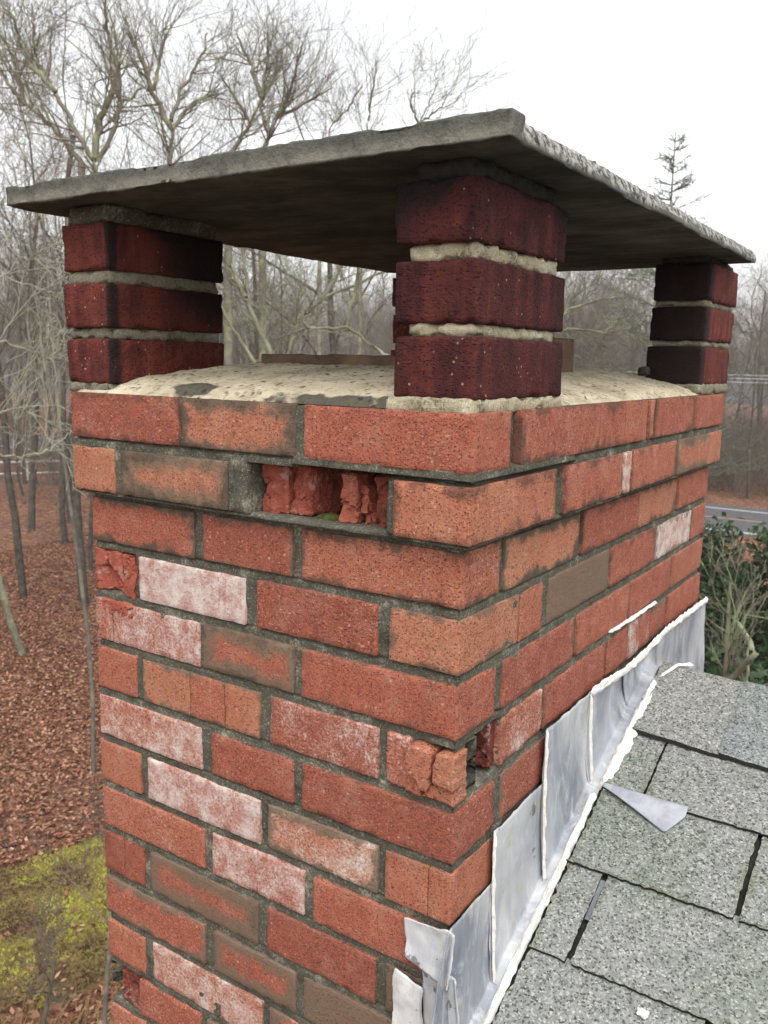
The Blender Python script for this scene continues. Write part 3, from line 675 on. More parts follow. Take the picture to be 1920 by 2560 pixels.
# stone slab on the piers
X0, X1, Y0, Y1, ZB, ZT = -.692, .0585, -.047, 1.025, .2470, .2715
xs = np.unique(np.concatenate([np.linspace(X0, X1, 170), [X0 + .003, X0 + .006, X1 - .003, X1 - .006]])); ys = np.unique(np.concatenate([np.linspace(Y0, Y1, 240), [Y0 + .003, Y0 + .006, Y1 - .003]]))
zz = np.array([ZB, ZB + .003, ZB + .007, ZB + .011, ZB + .015, ZB + .019, ZT - .002, ZT])
V, F, bc = lattice(xs, ys, zz)
U = (V[:, 2] - ZB) / (ZT - ZB)
f1 = fbm(V, 26, 201); f2 = fbm(V, 110, 202); f3 = fbm(V * np.array([1, 1, 6]), 40, 203)
front = V[:, 1] < Y0 + 1e-6; right = V[:, 0] > X1 - 1e-6; left = V[:, 0] < X0 + 1e-6; back = V[:, 1] > Y1 - 1e-6
under = V[:, 2] < ZB + 1e-6
O = V.copy()
O[:, 1] += np.where(front, (f1 - .5) * .005 + (f2 - .5) * .002, 0) - np.where(back, (f1 - .5) * .02, 0)
O[:, 0] -= np.where(left, -(f1 - .5) * .02, 0)
# bottom arris of the front edge is chipped, its top edge slightly wavy
ef = np.exp(-(V[:, 1] - Y0) / .010)
O[:, 2] += np.where(under, ef * (np.maximum(0, f1 - .5) * .016 + (f2 - .5) * .004), 0) + np.where(V[:, 2] > ZT - 1e-6, ef * ((f2 - .5) * .004 - np.maximum(0, f1 - .55) * .02), 0)
# broken rim of the right edge: everything beyond the first hand's width is knapped back from the top
yy = V[:, 1] - Y0; br = sstep(.022, .03, yy + (f2 - .5) * .02)
wave = (fbm(np.c_[V[:, 1], V[:, 1] * 0, V[:, 1] * 0], 9, 210) - .5)
fl = np.exp(-(X1 - V[:, 0]) / .012)
lip = sstep(.20, .36, U + wave * .5)
rec = br * lip * (.0015 + .009 * U ** 2 + (f2 - .5) * .005) * np.where(V[:, 0] > X1 - .03, fl, 0)
O[:, 0] -= rec
O[:, 0] -= np.where(right, br * (1 - lip) * (.004 * (f1 - .3) + wave * .012), 0)
O[:, 2] -= br * np.where(V[:, 2] > ZT - 1e-6, fl * (.0015 + (f2 - .5) * .004), 0)
O[:, 2] += np.where(under, (fbm(V * np.array([.6, 2.0, 1]), 14, 220) - .5) * .004 + np.round(fbm(V, 6, 221) * 5) * .0008 - .002, 0)
O[:, 2] += np.where(V[:, 2] > ZT - 1e-6, (fbm(V, 20, 222) - .5) * .003, 0)
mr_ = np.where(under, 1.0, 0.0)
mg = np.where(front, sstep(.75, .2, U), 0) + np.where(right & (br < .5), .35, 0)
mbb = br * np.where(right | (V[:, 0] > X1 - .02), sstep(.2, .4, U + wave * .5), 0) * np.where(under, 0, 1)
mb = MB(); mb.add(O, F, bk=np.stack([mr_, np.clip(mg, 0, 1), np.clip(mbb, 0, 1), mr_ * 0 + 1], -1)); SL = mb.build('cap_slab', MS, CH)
mb = MB(); V, F, ed = rbox((-.083, .79, .034), (-.063, .81, .049), .003, .004, .004, .004, 301); mb.add(V, F)
tag(mb.build('mortar_lump', MSO, None), 'small black lump lying on the cement wash beside the right pier', 'debris')

# ------------------------------------------------------------------ house, roof, flashing
SLP, RZ = .456, -.741
TH = math.atan(SLP); ct, stn = math.cos(TH), math.sin(TH)
def roofp(x, y, h=0.0): x = np.asarray(x, float); y = np.asarray(y, float); return np.stack([x + 0 * y, y - h * stn, RZ + SLP * y + h * ct + 0 * x], -1)
HS = empty('house', (3.5, -2, -8)); tag(HS, 'house with grey asphalt shingle roof that the chimney rises beside', 'house')
def hchild(o): o.parent = HS; o.matrix_parent_inverse = HS.matrix_world.inverted(); o.location = (-3.5, 2, 8); return o
RF = hchild(empty('roof', (0, 0, 0)))
RIDGE = .64
mb = MB()
for sgn in (1, -1):
    gxx = np.array([.03, 8.0]); gyy = np.array([-3.4, RIDGE] if sgn > 0 else [RIDGE, 4.7])
    if sgn > 0: V = roofp(*np.meshgrid(gxx, gyy, indexing='ij'), h=-.006).reshape(-1, 3)
    else:
        a, b = np.meshgrid(gxx, gyy, indexing='ij'); V = np.stack([a, b, RZ + SLP * (2 * RIDGE - b) - .006], -1).reshape(-1, 3)
    mb.add(V, [[0, 2, 3, 1]])
V = roofp(*np.meshgrid(np.array([-.05, .03]), np.array([-3.4, -.02]), indexing='ij'), h=-.006).reshape(-1, 3); mb.add(V, [[0, 2, 3, 1]])
mb.build('roof_deck', MDK, RF)
butts = [.387, .265, .143]
while butts[-1] > -3.3: butts.append(butts[-1] - .1223)
EXP = .1223 * math.sqrt(1 + SLP ** 2)
def tab(mb, x0, x1, yb, fine, seed, r):
    ln = .142 if fine else .14
    res = .006 if fine else .08
    nxn = max(2, int((x1 - x0) / res)); nyn = max(2, int(.15 / res))
    xs = np.linspace(x0, x1, nxn + 1); sl_ = np.linspace(0, ln, nyn + 1)
    A, B = np.meshgrid(xs, sl_, indexing='ij')
    j = lambda s: (fbm(np.stack([A, B + yb * 3, A * 0], -1), 200, s) - .5)
    ed = np.minimum(np.minimum(A - x0, x1 - A), B)
    A2 = A + np.where((A <= x0) | (A >= x1), j(seed) * np.where((A <= x0) & (x0 < .06), .012, .004) if fine else 0, 0); B2 = B + np.where(B <= 0, j(seed + 1) * .005 if fine else 0, 0)
    hgt = .0078 - .0058 * (B / ln) + ((fbm(np.stack([A, B + yb * 3, A * 0], -1), 9, seed) - .5) * .0022 + j(seed + 2) * .0008 if fine else 0)
    top_ = roofp(A2, yb + B2 * ct, hgt); low = roofp(A2, yb + B2 * ct, hgt - .0045)
    n = A.size; nv = A.shape[1]; nu = A.shape[0]
    mb.add(top_.reshape(-1, 3), gridfaces(nu, nv), bk=(r, 0, 0, 1), ed=ed.ravel())
    # butt and side edges
    idx = np.arange(n).reshape(nu, nv)
    for path in (idx[:, 0], idx[0, :], idx[-1, :]):
        Pt = top_.reshape(-1, 3)[path]; Pl = low.reshape(-1, 3)[path]; m_ = len(path)
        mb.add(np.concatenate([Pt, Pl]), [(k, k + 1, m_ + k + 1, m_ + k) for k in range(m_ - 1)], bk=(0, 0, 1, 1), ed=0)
for i, yb in enumerate(butts):
    mb = MB(); key = (.097 if i % 2 == 0 else .254) if i else .097
    if i == 2: key = .089
    fine = yb > -1.0
    left = .038 if yb > -.06 else -.045
    ks = [key + .331 * k for k in range(-2, 26)]
    edges = [left] + [k for k in ks if k > left + .03] 
    for k in range(len(edges) - 1):
        g = (.0016, .0034, .0036)[i] if i < 3 else .003
        if edges[k] > 7.6: break
        tab(mb, edges[k] + (g if k else 0), edges[k + 1] - (g if edges[k + 1] else 0), yb, fine and edges[k] < 1.0, i * 31 + k, 0)
    mb.build('shingle_course', MSH, RF, False)
# far slope of the roof
mb = MB(); a, b = np.meshgrid(np.array([.03, 8.0]), np.linspace(RIDGE + .1, 4.6, 38), indexing='ij'); V = np.stack([a, b, RZ + SLP * (2 * RIDGE - b) + .004 * (np.arange(38) % 2)[None, :]], -1).reshape(-1, 3); mb.add(V, gridfaces(2, 38, True), bk=(0, 0, 0, 1), ed=1); mb.build('rear_slope', MSH, RF, False)
# ridge caps bent over the ridge, each lapping the next
xe = [.043, .173] + [.173 + .144 * k for k in range(1, 54)]
for k in range(len(xe) - 1):
    mb = MB(); x0, x1 = xe[k], xe[k + 1] + .012
    fine = x0 < 1.2; n = int((x1 - x0) / .006) if fine else 2; m_ = 46 if fine else 10
    A, T = np.meshgrid(np.linspace(x0, x1, n + 1), np.linspace(-1, 1, m_ + 1), indexing='ij')
    half = .149
    yl = T * half; ysh = np.sqrt(yl ** 2 + .012 ** 2)
    z = RZ + SLP * RIDGE - SLP * (ysh - .006) + .013 - .0035 * (A - x0) / (x1 - x0)
    PN = np.stack([A, yl, A * 0], -1)
    z = z + (fbm(PN, 14, k) - .5) * .004 + (fbm(PN, 150, k + 9) - .5) * .001
    ylr = yl + np.where(np.abs(T) > .999, (fbm(PN, 200, 3) - .5) * .005, 0); Ar = A + np.where((A <= x0) | (A >= x1), (fbm(PN, 200, 5) - .5) * .004, 0)
    sag = -.012 * sstep(.0, .3, A - .05) * 0
    V = np.stack([Ar, RIDGE + ylr - .07 * (A - .054) * .6, z - .028 * (A - .054) * 1.0], -1)
    if not fine: V = np.stack([Ar, RIDGE + ylr - .05, z - .03], -1)
    ed = np.minimum(A - x0, (1 - np.abs(T)) * half)
    mb.add(V.reshape(-1, 3), gridfaces(n + 1, m_ + 1), bk=(1 if k == 1 else .1 * (k % 3), 0, 0, 1), ed=ed.ravel())
    idx = np.arange(V[..., 0].size).reshape(n + 1, m_ + 1); Vf = V.reshape(-1, 3)
    for path in (idx[:, 0], idx[0, :], idx[-1, :], idx[:, -1]):
        Pt = Vf[path]; mq = len(path); mb.add(np.concatenate([Pt, Pt - np.array([0, 0, .006])]), [(q, q + 1, mq + q + 1, mq + q) for q in range(mq - 1)], bk=(0, 0, 1, 1), ed=0)
    mb.build('ridge_cap', MSH, RF, False)
# walls below the roof
mb = MB()
def slabbox(lo, hi): V, F, _ = lattice([lo[0], hi[0]], [lo[1], hi[1]], [lo[2], hi[2]]); mb.add(V, F)
slabbox((.12, -3.0, -8.1), (7.8, 4.3, -2.75))
mb.add(np.array([[.12, -3.0, -2.75], [.12, 4.3, -2.75], [.12, .64, -.56], [.2, -3.0, -2.75], [.2, 4.3, -2.75], [.2, .64, -.56]]), np.array([[0, 2, 1], [3, 4, 5]]))
hchild(mb.build('wall', MSD, None, False))
# sealant blobs on the shingles
for (x, y, s) in ((.152, .514, .0085), (.163, .510, .0055), (.168, .503, .004), (.188, .123, .0042)):
    mb = MB(); V, F, ed = rbox((-s * 1.5, -s, -.001), (s * 1.5, s, .0032), .0015, .0015, .0042, .004, int(x * 1000), 260); V = V * np.array([1, 1, 1.0]); base = roofp(x, y, .006); mb.add(np.stack([V[:, 0], V[:, 1] * ct - V[:, 2] * stn, V[:, 1] * stn + V[:, 2] * ct], -1) + base, F)
    o = mb.build('sealant_blob', MW, RF)

FH = empty('chimney_flashing', (0, 0, 0)); tag(FH, 'stepped grey lead flashing sealed with white caulk between chimney and shingle roof', 'flashing')
def sheet(poly_top, foot_y0, foot_y1, seed, x0=.006, bulge=.0, cut=None, wob=.004, thick=.0012):
    """step flashing: vertical leg against the bricks (x=x0) from the polyline top (y,z) down to the roof, then a foot lying on the shingles"""
    ty = np.array([p[0] for p in poly_top]); tz = np.array([p[1] for p in poly_top])
    u = np.linspace(0, 1, 60); yy = foot_y0 + (foot_y1 - foot_y0) * u; ty_ = ty[0] + (ty[-1] - ty[0]) * u; zt = np.interp(ty_, ty, tz)
    v = np.linspace(0, 1, 44); V = []
    for a in range(len(u)):
        zr = RZ + SLP * min(yy[a], 2 * RIDGE - yy[a]) + .006
        hgt = max(zt[a] - zr, .01)
        for b in range(len(v)):
            t = v[b]
            if t < .78:
                s = t / .78; y = ty_[a] + (yy[a] - ty_[a]) * s; V.append((x0 + .0012 + bulge * math.sin(s * math.pi) + .006 * s ** 4, y, zt[a] - hgt * s))
            else:
                s = (t - .78) / .22; V.append((x0 + .0072 + .020 * s, yy[a], zr - .004 + .004 * (1 - s)))
    V = np.array(V); nn = (fbm(V, 16, seed) - .5) * 2 * wob + (fbm(V * np.array([1, 1, .4]), 50, seed + 1) - .5) * wob * .9
    V[:, 0] += nn * np.tile(np.clip(v * 6, .15, 1), len(u)); V[:, 2] += (fbm(V, 120, seed + 2) - .5) * .002 + (np.tile((v < .02), len(u)) * (fbm(V, 45, seed + 7) - .5) * .007)
    V[:, 1] += np.repeat((u < .01) | (u > .99), len(v)) * (fbm(V, 40, seed + 5) - .5) * .006
    mb = MB(); mb.add(V, gridfaces(len(u), len(v), True))
    o = mb.build('lead_sheet', ML, FH); md = o.modifiers.new('thick', 'SOLIDIFY'); md.thickness = thick; md.offset = 0; return o
sheet([(-.012, -.573), (.04, -.571), (.102, -.569)], -.085, .115, 401, x0=.0035, wob=.003)
sheet([(.090, -.501), (.16, -.499), (.240, -.498)], .085, .245, 411, x0=.0055, wob=.003)
sheet([(.229, -.4225), (.31, -.421), (.392, -.420)], .23, .40, 421, x0=.0075, wob=.003)
sheet([(.384, -.420), (.46, -.424), (.55, -.432)], .385, .56, 431, x0=.0095, bulge=-.003, wob=.003)
sheet([(.53, -.433), (.70, -.420), (.80, -.417), (1.045, -.424)], .54, 1.09, 441, x0=.0115, wob=.0025)
# front flaps wrapped round to the left face
def flap(pts, seed, y=-.006, name='lead_flap', curl=.0):
    """pts: quad corners in (x, z), lying on the front face"""
    (ax, az), (bx, bz), (cx, cz), (dx, dz) = pts
    u, v = np.meshgrid(np.linspace(0, 1, 40), np.linspace(0, 1, 40), indexing='ij')
    x = (1 - u) * (1 - v) * ax + u * (1 - v) * bx + u * v * cx + (1 - u) * v * dx; z = (1 - u) * (1 - v) * az + u * (1 - v) * bz + u * v * cz + (1 - u) * v * dz
    V = np.stack([x, x * 0 + y, z], -1)
    V[..., 1] += (fbm(V, 22, seed) - .5) * .012 - curl * v ** 3 - .004 * sstep(.9, 1, u)
    eg = np.minimum(np.minimum(u, 1 - u), np.minimum(v, 1 - v)) < .01
    V[..., 0] += eg * (fbm(V, 60, seed + 2) - .5) * .007; V[..., 2] += eg * (fbm(V, 60, seed + 3) - .5) * .008
    mb = MB(); mb.add(V.reshape(-1, 3), gridfaces(40, 40, False)); o = mb.build(name, MLW, FH); md = o.modifiers.new('thick', 'SOLIDIFY'); md.thickness = .0016; md.offset = 0
flap([(-.057, -.583), (.012, -.576), (.010, -.640), (-.050, -.628)], 451, -.0085, curl=.006)
flap([(-.030, -.628), (.014, -.632), (.03, -.80), (-.024, -.80)], 455, -.0045)
flap([(-.069, -.652), (-.026, -.662), (-.022, -.80), (-.069, -.80)], 459, -.007)
# sealant: lumpy beads
def bead(pts, r, seed, flat=.6, name='sealant_bead', lump=.6):
    P = np.array(pts, float); Q = []
    for a, b in zip(P[:-1], P[1:]):
        n = max(2, int(np.linalg.norm(b - a) / .003)); Q += [a + (b - a) * k / n for k in range(n)]
    Q = np.array(Q + [P[-1]]); Q += (np.stack([fbm(Q, 70, seed + k, 2) for k in range(3)], -1) - .5) * .012 * min(1, r / .004)
    rr = r * (.55 + lump * 1.3 * (fbm(Q, 90, seed + 8, 2) - .25)); rr[0] = rr[-1] = .0008
    V, F = tube(Q, rr, 9); V += (np.stack([fbm(V, 260, seed + k, 2) for k in range(3)], -1) - .5) * r * .9
    mb = MB(); mb.add(V, F); return mb.build(name, MW, FH)
rp = lambda x, y, h=.004: tuple(roofp(x, y, h))
def ribbon(pts, w, h, seed, name='sealant_bead', nrm=(0, -stn, ct), side=(1, 0, 0), lump=.5):
    """smeared strip of sealant: wide, low and ragged at the rims"""
    P = np.array(pts, float); Q = []
    for a, b in zip(P[:-1], P[1:]):
        n = max(2, int(np.linalg.norm(b - a) / .0025)); Q += [a + (b - a) * k / n for k in range(n)]
    Q = np.array(Q + [P[-1]]); nrm = np.array(nrm, float); side = np.array(side, float); n = len(Q)
    c = np.linspace(-1, 1, 15); z3_ = np.zeros(n)
    L = np.c_[np.linspace(0, n * .0025, n), z3_, z3_]
    wl = w * (.45 + lump * 1.5 * fbm(L, 90, seed, 3)); wr = w * (.45 + lump * 1.5 * fbm(L, 110, seed + 1, 3)); hh = h * (.5 + 1.0 * fbm(L, 60, seed + 2, 2))
    ends = np.clip(np.minimum(np.arange(n), n - 1 - np.arange(n)) / 3, .1, 1)
    V = []
    for cc in c:
        ww = np.where(cc < 0, wl, wr) * ends
        prof = max(0, 1 - abs(cc) ** 2.2) ** .7
        G = np.c_[L[:, 0], np.full(n, cc * .02), z3_]
        V.append(Q + side * (cc * ww)[:, None] + nrm * ((prof * hh * (.75 + .8 * (fbm(G * (1, 3, 1), 90, seed + 5) - .3))) * ends - .0012)[:, None])
    mb = MB(); mb.add(np.stack(V, 1).reshape(-1, 3), gridfaces(n, 15, True)); return mb.build(name, MW, FH)
rp = lambda x, y, h=.004: tuple(roofp(x, y, h))
XB = dict(nrm=(1, 0, 0), side=(0, 1, 0))
ribbon([(.0085, .0915, -.501), (.009, .0895, -.53), (.010, .0905, -.60), (.017, .088, -.70)], .0027, .003, 501, **XB)
ribbon([(.0105, .2315, -.419), (.011, .2295, -.46), (.012, .2285, -.52), (.019, .226, -.635)], .0026, .003, 511, **XB)
ribbon([(.0125, .386, -.421), (.013, .387, -.47), (.020, .389, -.56)], .0022, .003, 521, **XB)
ribbon([(.012, .386, -.419), (.0125, .46, -.424), (.0125, .54, -.431), (.0145, .62, -.426), (.015, .74, -.418), (.0155, .86, -.419), (.0155, 1.05, -.424)], .0065, .005, 531, nrm=(1, 0, 0), side=(0, 0, 1), lump=.7)
ribbon([rp(.052, .615, .009), rp(.047, .56, .009), rp(.042, .50, .009), rp(.040, .44, .005), rp(.040, .386, .004)], .011, .006, 541)
ribbon([rp(.046, .60, .010), rp(.041, .52, .010), rp(.038, .45, .006), rp(.036, .392, .005)], .005, .010, 545)
ribbon([rp(.029, .380, .003), rp(.030, .30, .004), rp(.030, .2, .004), rp(.028, .10, .004), rp(.028, .0, .004), rp(.021, -.09, .004), rp(.009, -.15, .004)], .006, .006, 561)
ribbon([rp(.033, .27, .005), rp(.032, .2, .005), rp(.032, .14, .005), rp(.031, .05, .005), rp(.029, -.03, .005), rp(.023, -.09, .005)], .0035, .009, 565)
ribbon([(.05, .60, -.450), (.07, .635, -.436), (.09, .655, -.437)], .004, .004, 580, nrm=(0, 0, 1), side=(.5, -.8, 0))
ribbon([(.0015, .478, -.3535), (.0015, .56, -.356), (.0015, .66, -.358), (.0015, .724, -.359)], .0034, .006, 585, name='sealant_strip', nrm=(1, 0, 0), side=(0, 0, 1), lump=.3)
# bent lead scrap slipped under a shingle and a lead strip in a slot
mb = MB(); u, v = np.meshgrid(np.linspace(0, 1, 30), np.linspace(0, 1, 12), indexing='ij')
xx = .038 + .121 * u; low = np.interp(u, [0, .85, 1], [.388, .347, .379]); yy = .394 + (low - .394) * v
V = roofp(xx, yy, .0095 + .002 * np.sin(u * 5) * v); V[..., 0] += 0
mb.add(V.reshape(-1, 3), gridfaces(30, 12, True)); o = mb.build('lead_scrap', plain('bent lead scrap', (.24, .255, .30), (.38, .395, .43), 25, .55, .001, 80, .4, (.45, .36, .26)), FH); o.modifiers.new('thick', 'SOLIDIFY').thickness = .001
mb = MB(); u, v = np.meshgrid(np.linspace(0, 1, 8), np.linspace(0, 1, 3), indexing='ij'); V = roofp(.0885 - .0028 + .0056 * v, .258 - .056 * u, .0022 + 0 * u); mb.add(V.reshape(-1, 3), gridfaces(8, 3, True)); mb.build('lead_scrap', plain('dull lead strip', (.10, .11, .125), (.16, .17, .19), 60, .6), FH)

# ------------------------------------------------------------------ ground
GZ = -8.0
def ground_grid(name, x0, x1, y0, y1, n, mat, z, f=None):
    A, B = np.meshgrid(np.linspace(x0, x1, n), np.linspace(y0, y1, n), indexing='ij'); Z = np.full_like(A, z) + (f(A, B) if f is not None else 0)
    mb = MB(); mb.add(np.stack([A, B, Z], -1).reshape(-1, 3), gridfaces(n, n)); return tag(mb.build(name, mat), kind='structure')
ground_grid('ground', -170, 110, -55, 210, 60, MGR, GZ)
# lawn with a ragged rim
a = np.linspace(0, 2 * math.pi, 160, endpoint=False)
def lawn_ring(t):
    # long band running along the house
    u = np.cos(a); v = np.sin(a); rr = (np.abs(u) ** 4 + np.abs(v) ** 4) ** -.25
    lx, ly = 1.95 * rr * u * t, 9.0 * rr * v * t
    k = 1 + (fbm(np.c_[lx, ly, lx * 0], .9, 71) - .5) * .5 * t
    return np.c_[-9.9 + lx * k * .95 + .42 * ly * .9, 5.8 + ly * k * .9, np.full(len(a), GZ + .012)]
rings = [lawn_ring(t) for t in (.05, .35, .65, .85, 1)]; V = np.concatenate(rings); n = len(a)
mb = MB(); mb.add(V, [(r * n + k, r * n + (k + 1) % n, (r + 1) * n + (k + 1) % n, (r + 1) * n + k) for r in range(4) for k in range(n)]); tag(mb.build('lawn', MLA), kind='structure')
# road with edge and centre lines
def strip(name, y0, y1, z, mat): return ground_grid(name, -150, 105, y0, y1, 2, mat, z)
strip('road', 43.5, 53.0, GZ + .02, MAS)
strip('road_edge_line', 44.2, 44.5, GZ + .026, MWP); strip('road_edge_line', 51.4, 51.65, GZ + .026, MWP)
strip('road_centre_line', 48.1, 48.3, GZ + .026, MYP)
# fallen leaves
nl = 110000; rg = np.random.default_rng(5)
lx = -6.3 - 26 * rg.random(nl) ** 1.3; ly = lx * -.62 - 1.5 + rg.normal(0, 4.5, nl) + 2
s = rg.uniform(.024, .056, nl); th = rg.uniform(0, 6.28, nl); tl = rg.uniform(-.6, .6, (nl, 2))
inl = (np.abs(lx + 9.75 - .42 * (ly - 5.8) * .9) < 1.75 + (vn(np.c_[lx, ly, lx * 0], .9, 71) - .5)) & (rg.random(nl) < .965)
keep = ~inl; lx, ly, s, th, tl = lx[keep], ly[keep], s[keep], th[keep], tl[keep]; nl = len(lx)
q = np.array([[-1, -.1], [0, -.55], [1.1, .1], [0, .55]])
V = []
for cx, cy in q:
    ux = (cx * np.cos(th) - cy * np.sin(th)) * s; uy = (cx * np.sin(th) + cy * np.cos(th)) * s
    V.append(np.stack([lx + ux, ly + uy, GZ + .045 + cx * tl[:, 0] * s + cy * tl[:, 1] * s], -1))
V = np.stack(V, 1).reshape(-1, 3); mb = MB(); cv = np.repeat(rg.random(nl) ** 1.2, 4)
mb.add(V, np.arange(nl * 4).reshape(-1, 4), bk=np.stack([cv, cv, cv, cv], -1)); tag(mb.build('fallen_leaves', MLF, None, False), 'brown fallen oak leaves scattered over the woodland floor', 'leaves', kind='stuff')

# short tufts of grass and moss on the lawn
ng = 90000; gx_ = rg.uniform(-13, -6, ng); gy_ = rg.uniform(0, 12, ng)
inl = np.abs(gx_ + 9.9 - .42 * (gy_ - 5.8) * .9) < 1.72 + (vn(np.c_[gx_, gy_, gx_ * 0], .9, 71) - .5)
gx_, gy_ = gx_[inl], gy_[inl]; ng = len(gx_); tg = rg.uniform(0, 6.28, ng); hg = rg.uniform(.015, .05, ng); wg = rg.uniform(.008, .02, ng)
pt = fbm(np.c_[gx_, gy_, gx_ * 0], 1.6, 81, 4); cg = np.clip((pt - .47) * 5 + .35 + rg.normal(0, .22, ng), 0, 1)
lx_, ly_ = rg.normal(0, .02, (2, ng))
V = np.stack([np.stack([gx_ - np.cos(tg) * wg, gy_ - np.sin(tg) * wg, np.full(ng, GZ + .01)], -1), np.stack([gx_ + np.cos(tg) * wg, gy_ + np.sin(tg) * wg, np.full(ng, GZ + .01)], -1), np.stack([gx_ + lx_, gy_ + ly_, GZ + .01 + hg], -1)], 1).reshape(-1, 3)
mg_ = M('lawn tuft', .9, .1); mg_.color(mg_.ramp(mg_.sep(mg_.attr('bk').outputs['Color'])[0], [(0, (.075, .048, .028)), (.35, (.17, .12, .055)), (.62, (.21, .175, .05)), (1, (.32, .325, .055))]))
mb = MB(); cv = np.repeat(cg, 3); mb.add(V, np.arange(ng * 3).reshape(-1, 3), bk=np.stack([cv, cv, cv, cv], -1)); tag(mb.build('lawn_grass', mg_.m, None, False), 'yellow green moss and brown tufts growing over the lawn', 'grass', kind='stuff')

# ------------------------------------------------------------------ trees
def grow(mbs, p0, d0, length, r0, lvl, maxl, rs, spread=.9, up=.25, dens=1.0, sag=0.0, tw=1.0):
    n = (9, 8, 6, 5, 4)[min(lvl, 4)]
    step = length / n; P = [np.array(p0, float)]; d = np.array(d0, float); d /= np.linalg.norm(d); Ds = [d]
    for i in range(n):
        d = d + rs.normal(0, (.07, .17, .22, .26, .28)[min(lvl, 4)] * tw, 3); d[2] += up * .12 - sag * .1; d /= np.linalg.norm(d)
        P.append(P[-1] + d * step); Ds.append(d)
    P = np.array(P); rad = r0 * (1 - np.linspace(0, 1, n + 1) * (.55 if lvl == 0 else .72))
    V, F = tube(P, np.maximum(rad, .0035), (7, 5, 4, 3, 3)[min(lvl, 4)]); mbs[0 if lvl == 0 else 1].add(V, F)
    if lvl >= maxl: return
    kids = int(round((7, 7, 6, 5)[min(lvl, 3)] * dens)); t0 = .42 if lvl == 0 else .18
    for k in range(kids):
        t = t0 + (1 - t0) * (k + rs.random()) / kids; i = min(int(t * n), n - 1); f = t * n - i; q = P[i] + (P[i + 1] - P[i]) * f
        ax = np.cross(Ds[i], rs.normal(0, 1, 3)); ax /= np.linalg.norm(ax) + 1e-9
        an = rs.uniform(.5, 1.0) * spread; nd = Ds[i] * math.cos(an) + ax * math.sin(an); nd[2] += up * .3
        grow(mbs, q, nd, length * rs.uniform(.38, .62) * (1.1 - .35 * t if lvl == 0 else 1), max(r0 * (1 - .6 * t) * rs.uniform(.42, .6), .004), lvl + 1, maxl, rs, spread, up, dens, sag, tw)
def make_tree(name, h, r0, seed, mats, label, cat='tree', maxl=4, part2='crown', **kw):
    rs = np.random.default_rng(seed); mbs = (MB(), MB()); fork = rs.random() < .6
    grow(mbs, (0, 0, -.2), (rs.normal(0, .06), rs.normal(0, .06), 1), h * .85, r0, 0, maxl, rs, **kw)
    e = empty(name); mbs[0].build('trunk', mats[0], e); mbs[1].build(part2, mats[1], e)
    tag(e, label, cat); return e
protos = [make_tree('bare_tree', 13.5 + (k % 3) * 1.3, .12 + .015 * (k % 3), 900 + k, (MB0, MB2 if k % 2 else MB1), 'x', spread=(.8, 1.0, .9, 1.1, .75, 1.0)[k], up=(.5, .3, .5, .2, .7, .3)[k]) for k in range(6)]
used = set()
def place(k, x, y, sc, rz, label, group):
    o = protos[k] if k not in used else copy_tree(protos[k]); used.add(k)
    o.location = (x, y, GZ); o.scale = (sc,) * 3; o.rotation_euler = (0, 0, rz); tag(o, label, 'tree', group); return o
# trunks one can point to on the left, in the leaf litter
for (x, y, k, sc, lb) in [(-25.2, 16.0, 0, 1.15, 'dark straight bare trunk standing in leaf litter left of the chimney'),
                          (-35, 23, 1, 1.25, 'bare tree behind the dark straight trunk at the left picture edge'),
                          (-31.4, 22.2, 2, .95, 'slim bare tree halfway between the dark trunk and the chimney'),
                          (-35.5, 25.5, 3, 1.35, 'thick bare trunk close beside the chimney left edge'),
                          (-26.6, 19.8, 4, .75, 'thin greenish trunk touching the chimney left edge')]:
    place(k, x, y, sc, rs_ if (rs_ := random.uniform(0, 6.28)) else 0, lb, None)
# woodland: each tree of the nearer belt
rw = np.random.default_rng(21)
pos = []
tries = 0
while len(pos) < 84 and tries < 6000:
    tries += 1
    az = rw.uniform(R(94), R(159)); dist = rw.uniform(34, 85) if az > R(112) else rw.uniform(56, 95)
    x, y = .4 + dist * math.cos(az), -.78 + dist * math.sin(az)
    if 42 < y < 55 or (az < R(112) and y < 56) or (az > R(136) and dist < 52): continue
    if all((x - a) ** 2 + (y - b) ** 2 > 5 for a, b in pos): pos.append((x, y))
pos += [(-20.5, 20.2), (-22.8, 16.6), (-17.2, 23.0), (-19.5, 22.0)]
for x, y in pos:
    az = math.degrees(math.atan2(y + .78, x - .4))
    lb, gp = ('bare woodland tree beyond the leaf litter left of the chimney', 'woodland trees left of the chimney') if az > 138 else \
             ('bare woodland tree seen behind the chimney slab and piers', 'woodland trees behind the chimney') if az > 112 else ('bare tree beyond the road right of the chimney', 'woodland trees beyond the road')
    sc = rw.uniform(.68, 1.0) * (.85 if az < 125 else 1.0)
    if (x + .0, y) in pos[-4:]: sc = rw.uniform(1.05, 1.2)
    place(int(rw.integers(0, 6)), x, y, sc, rw.uniform(0, 6.28), lb, gp)

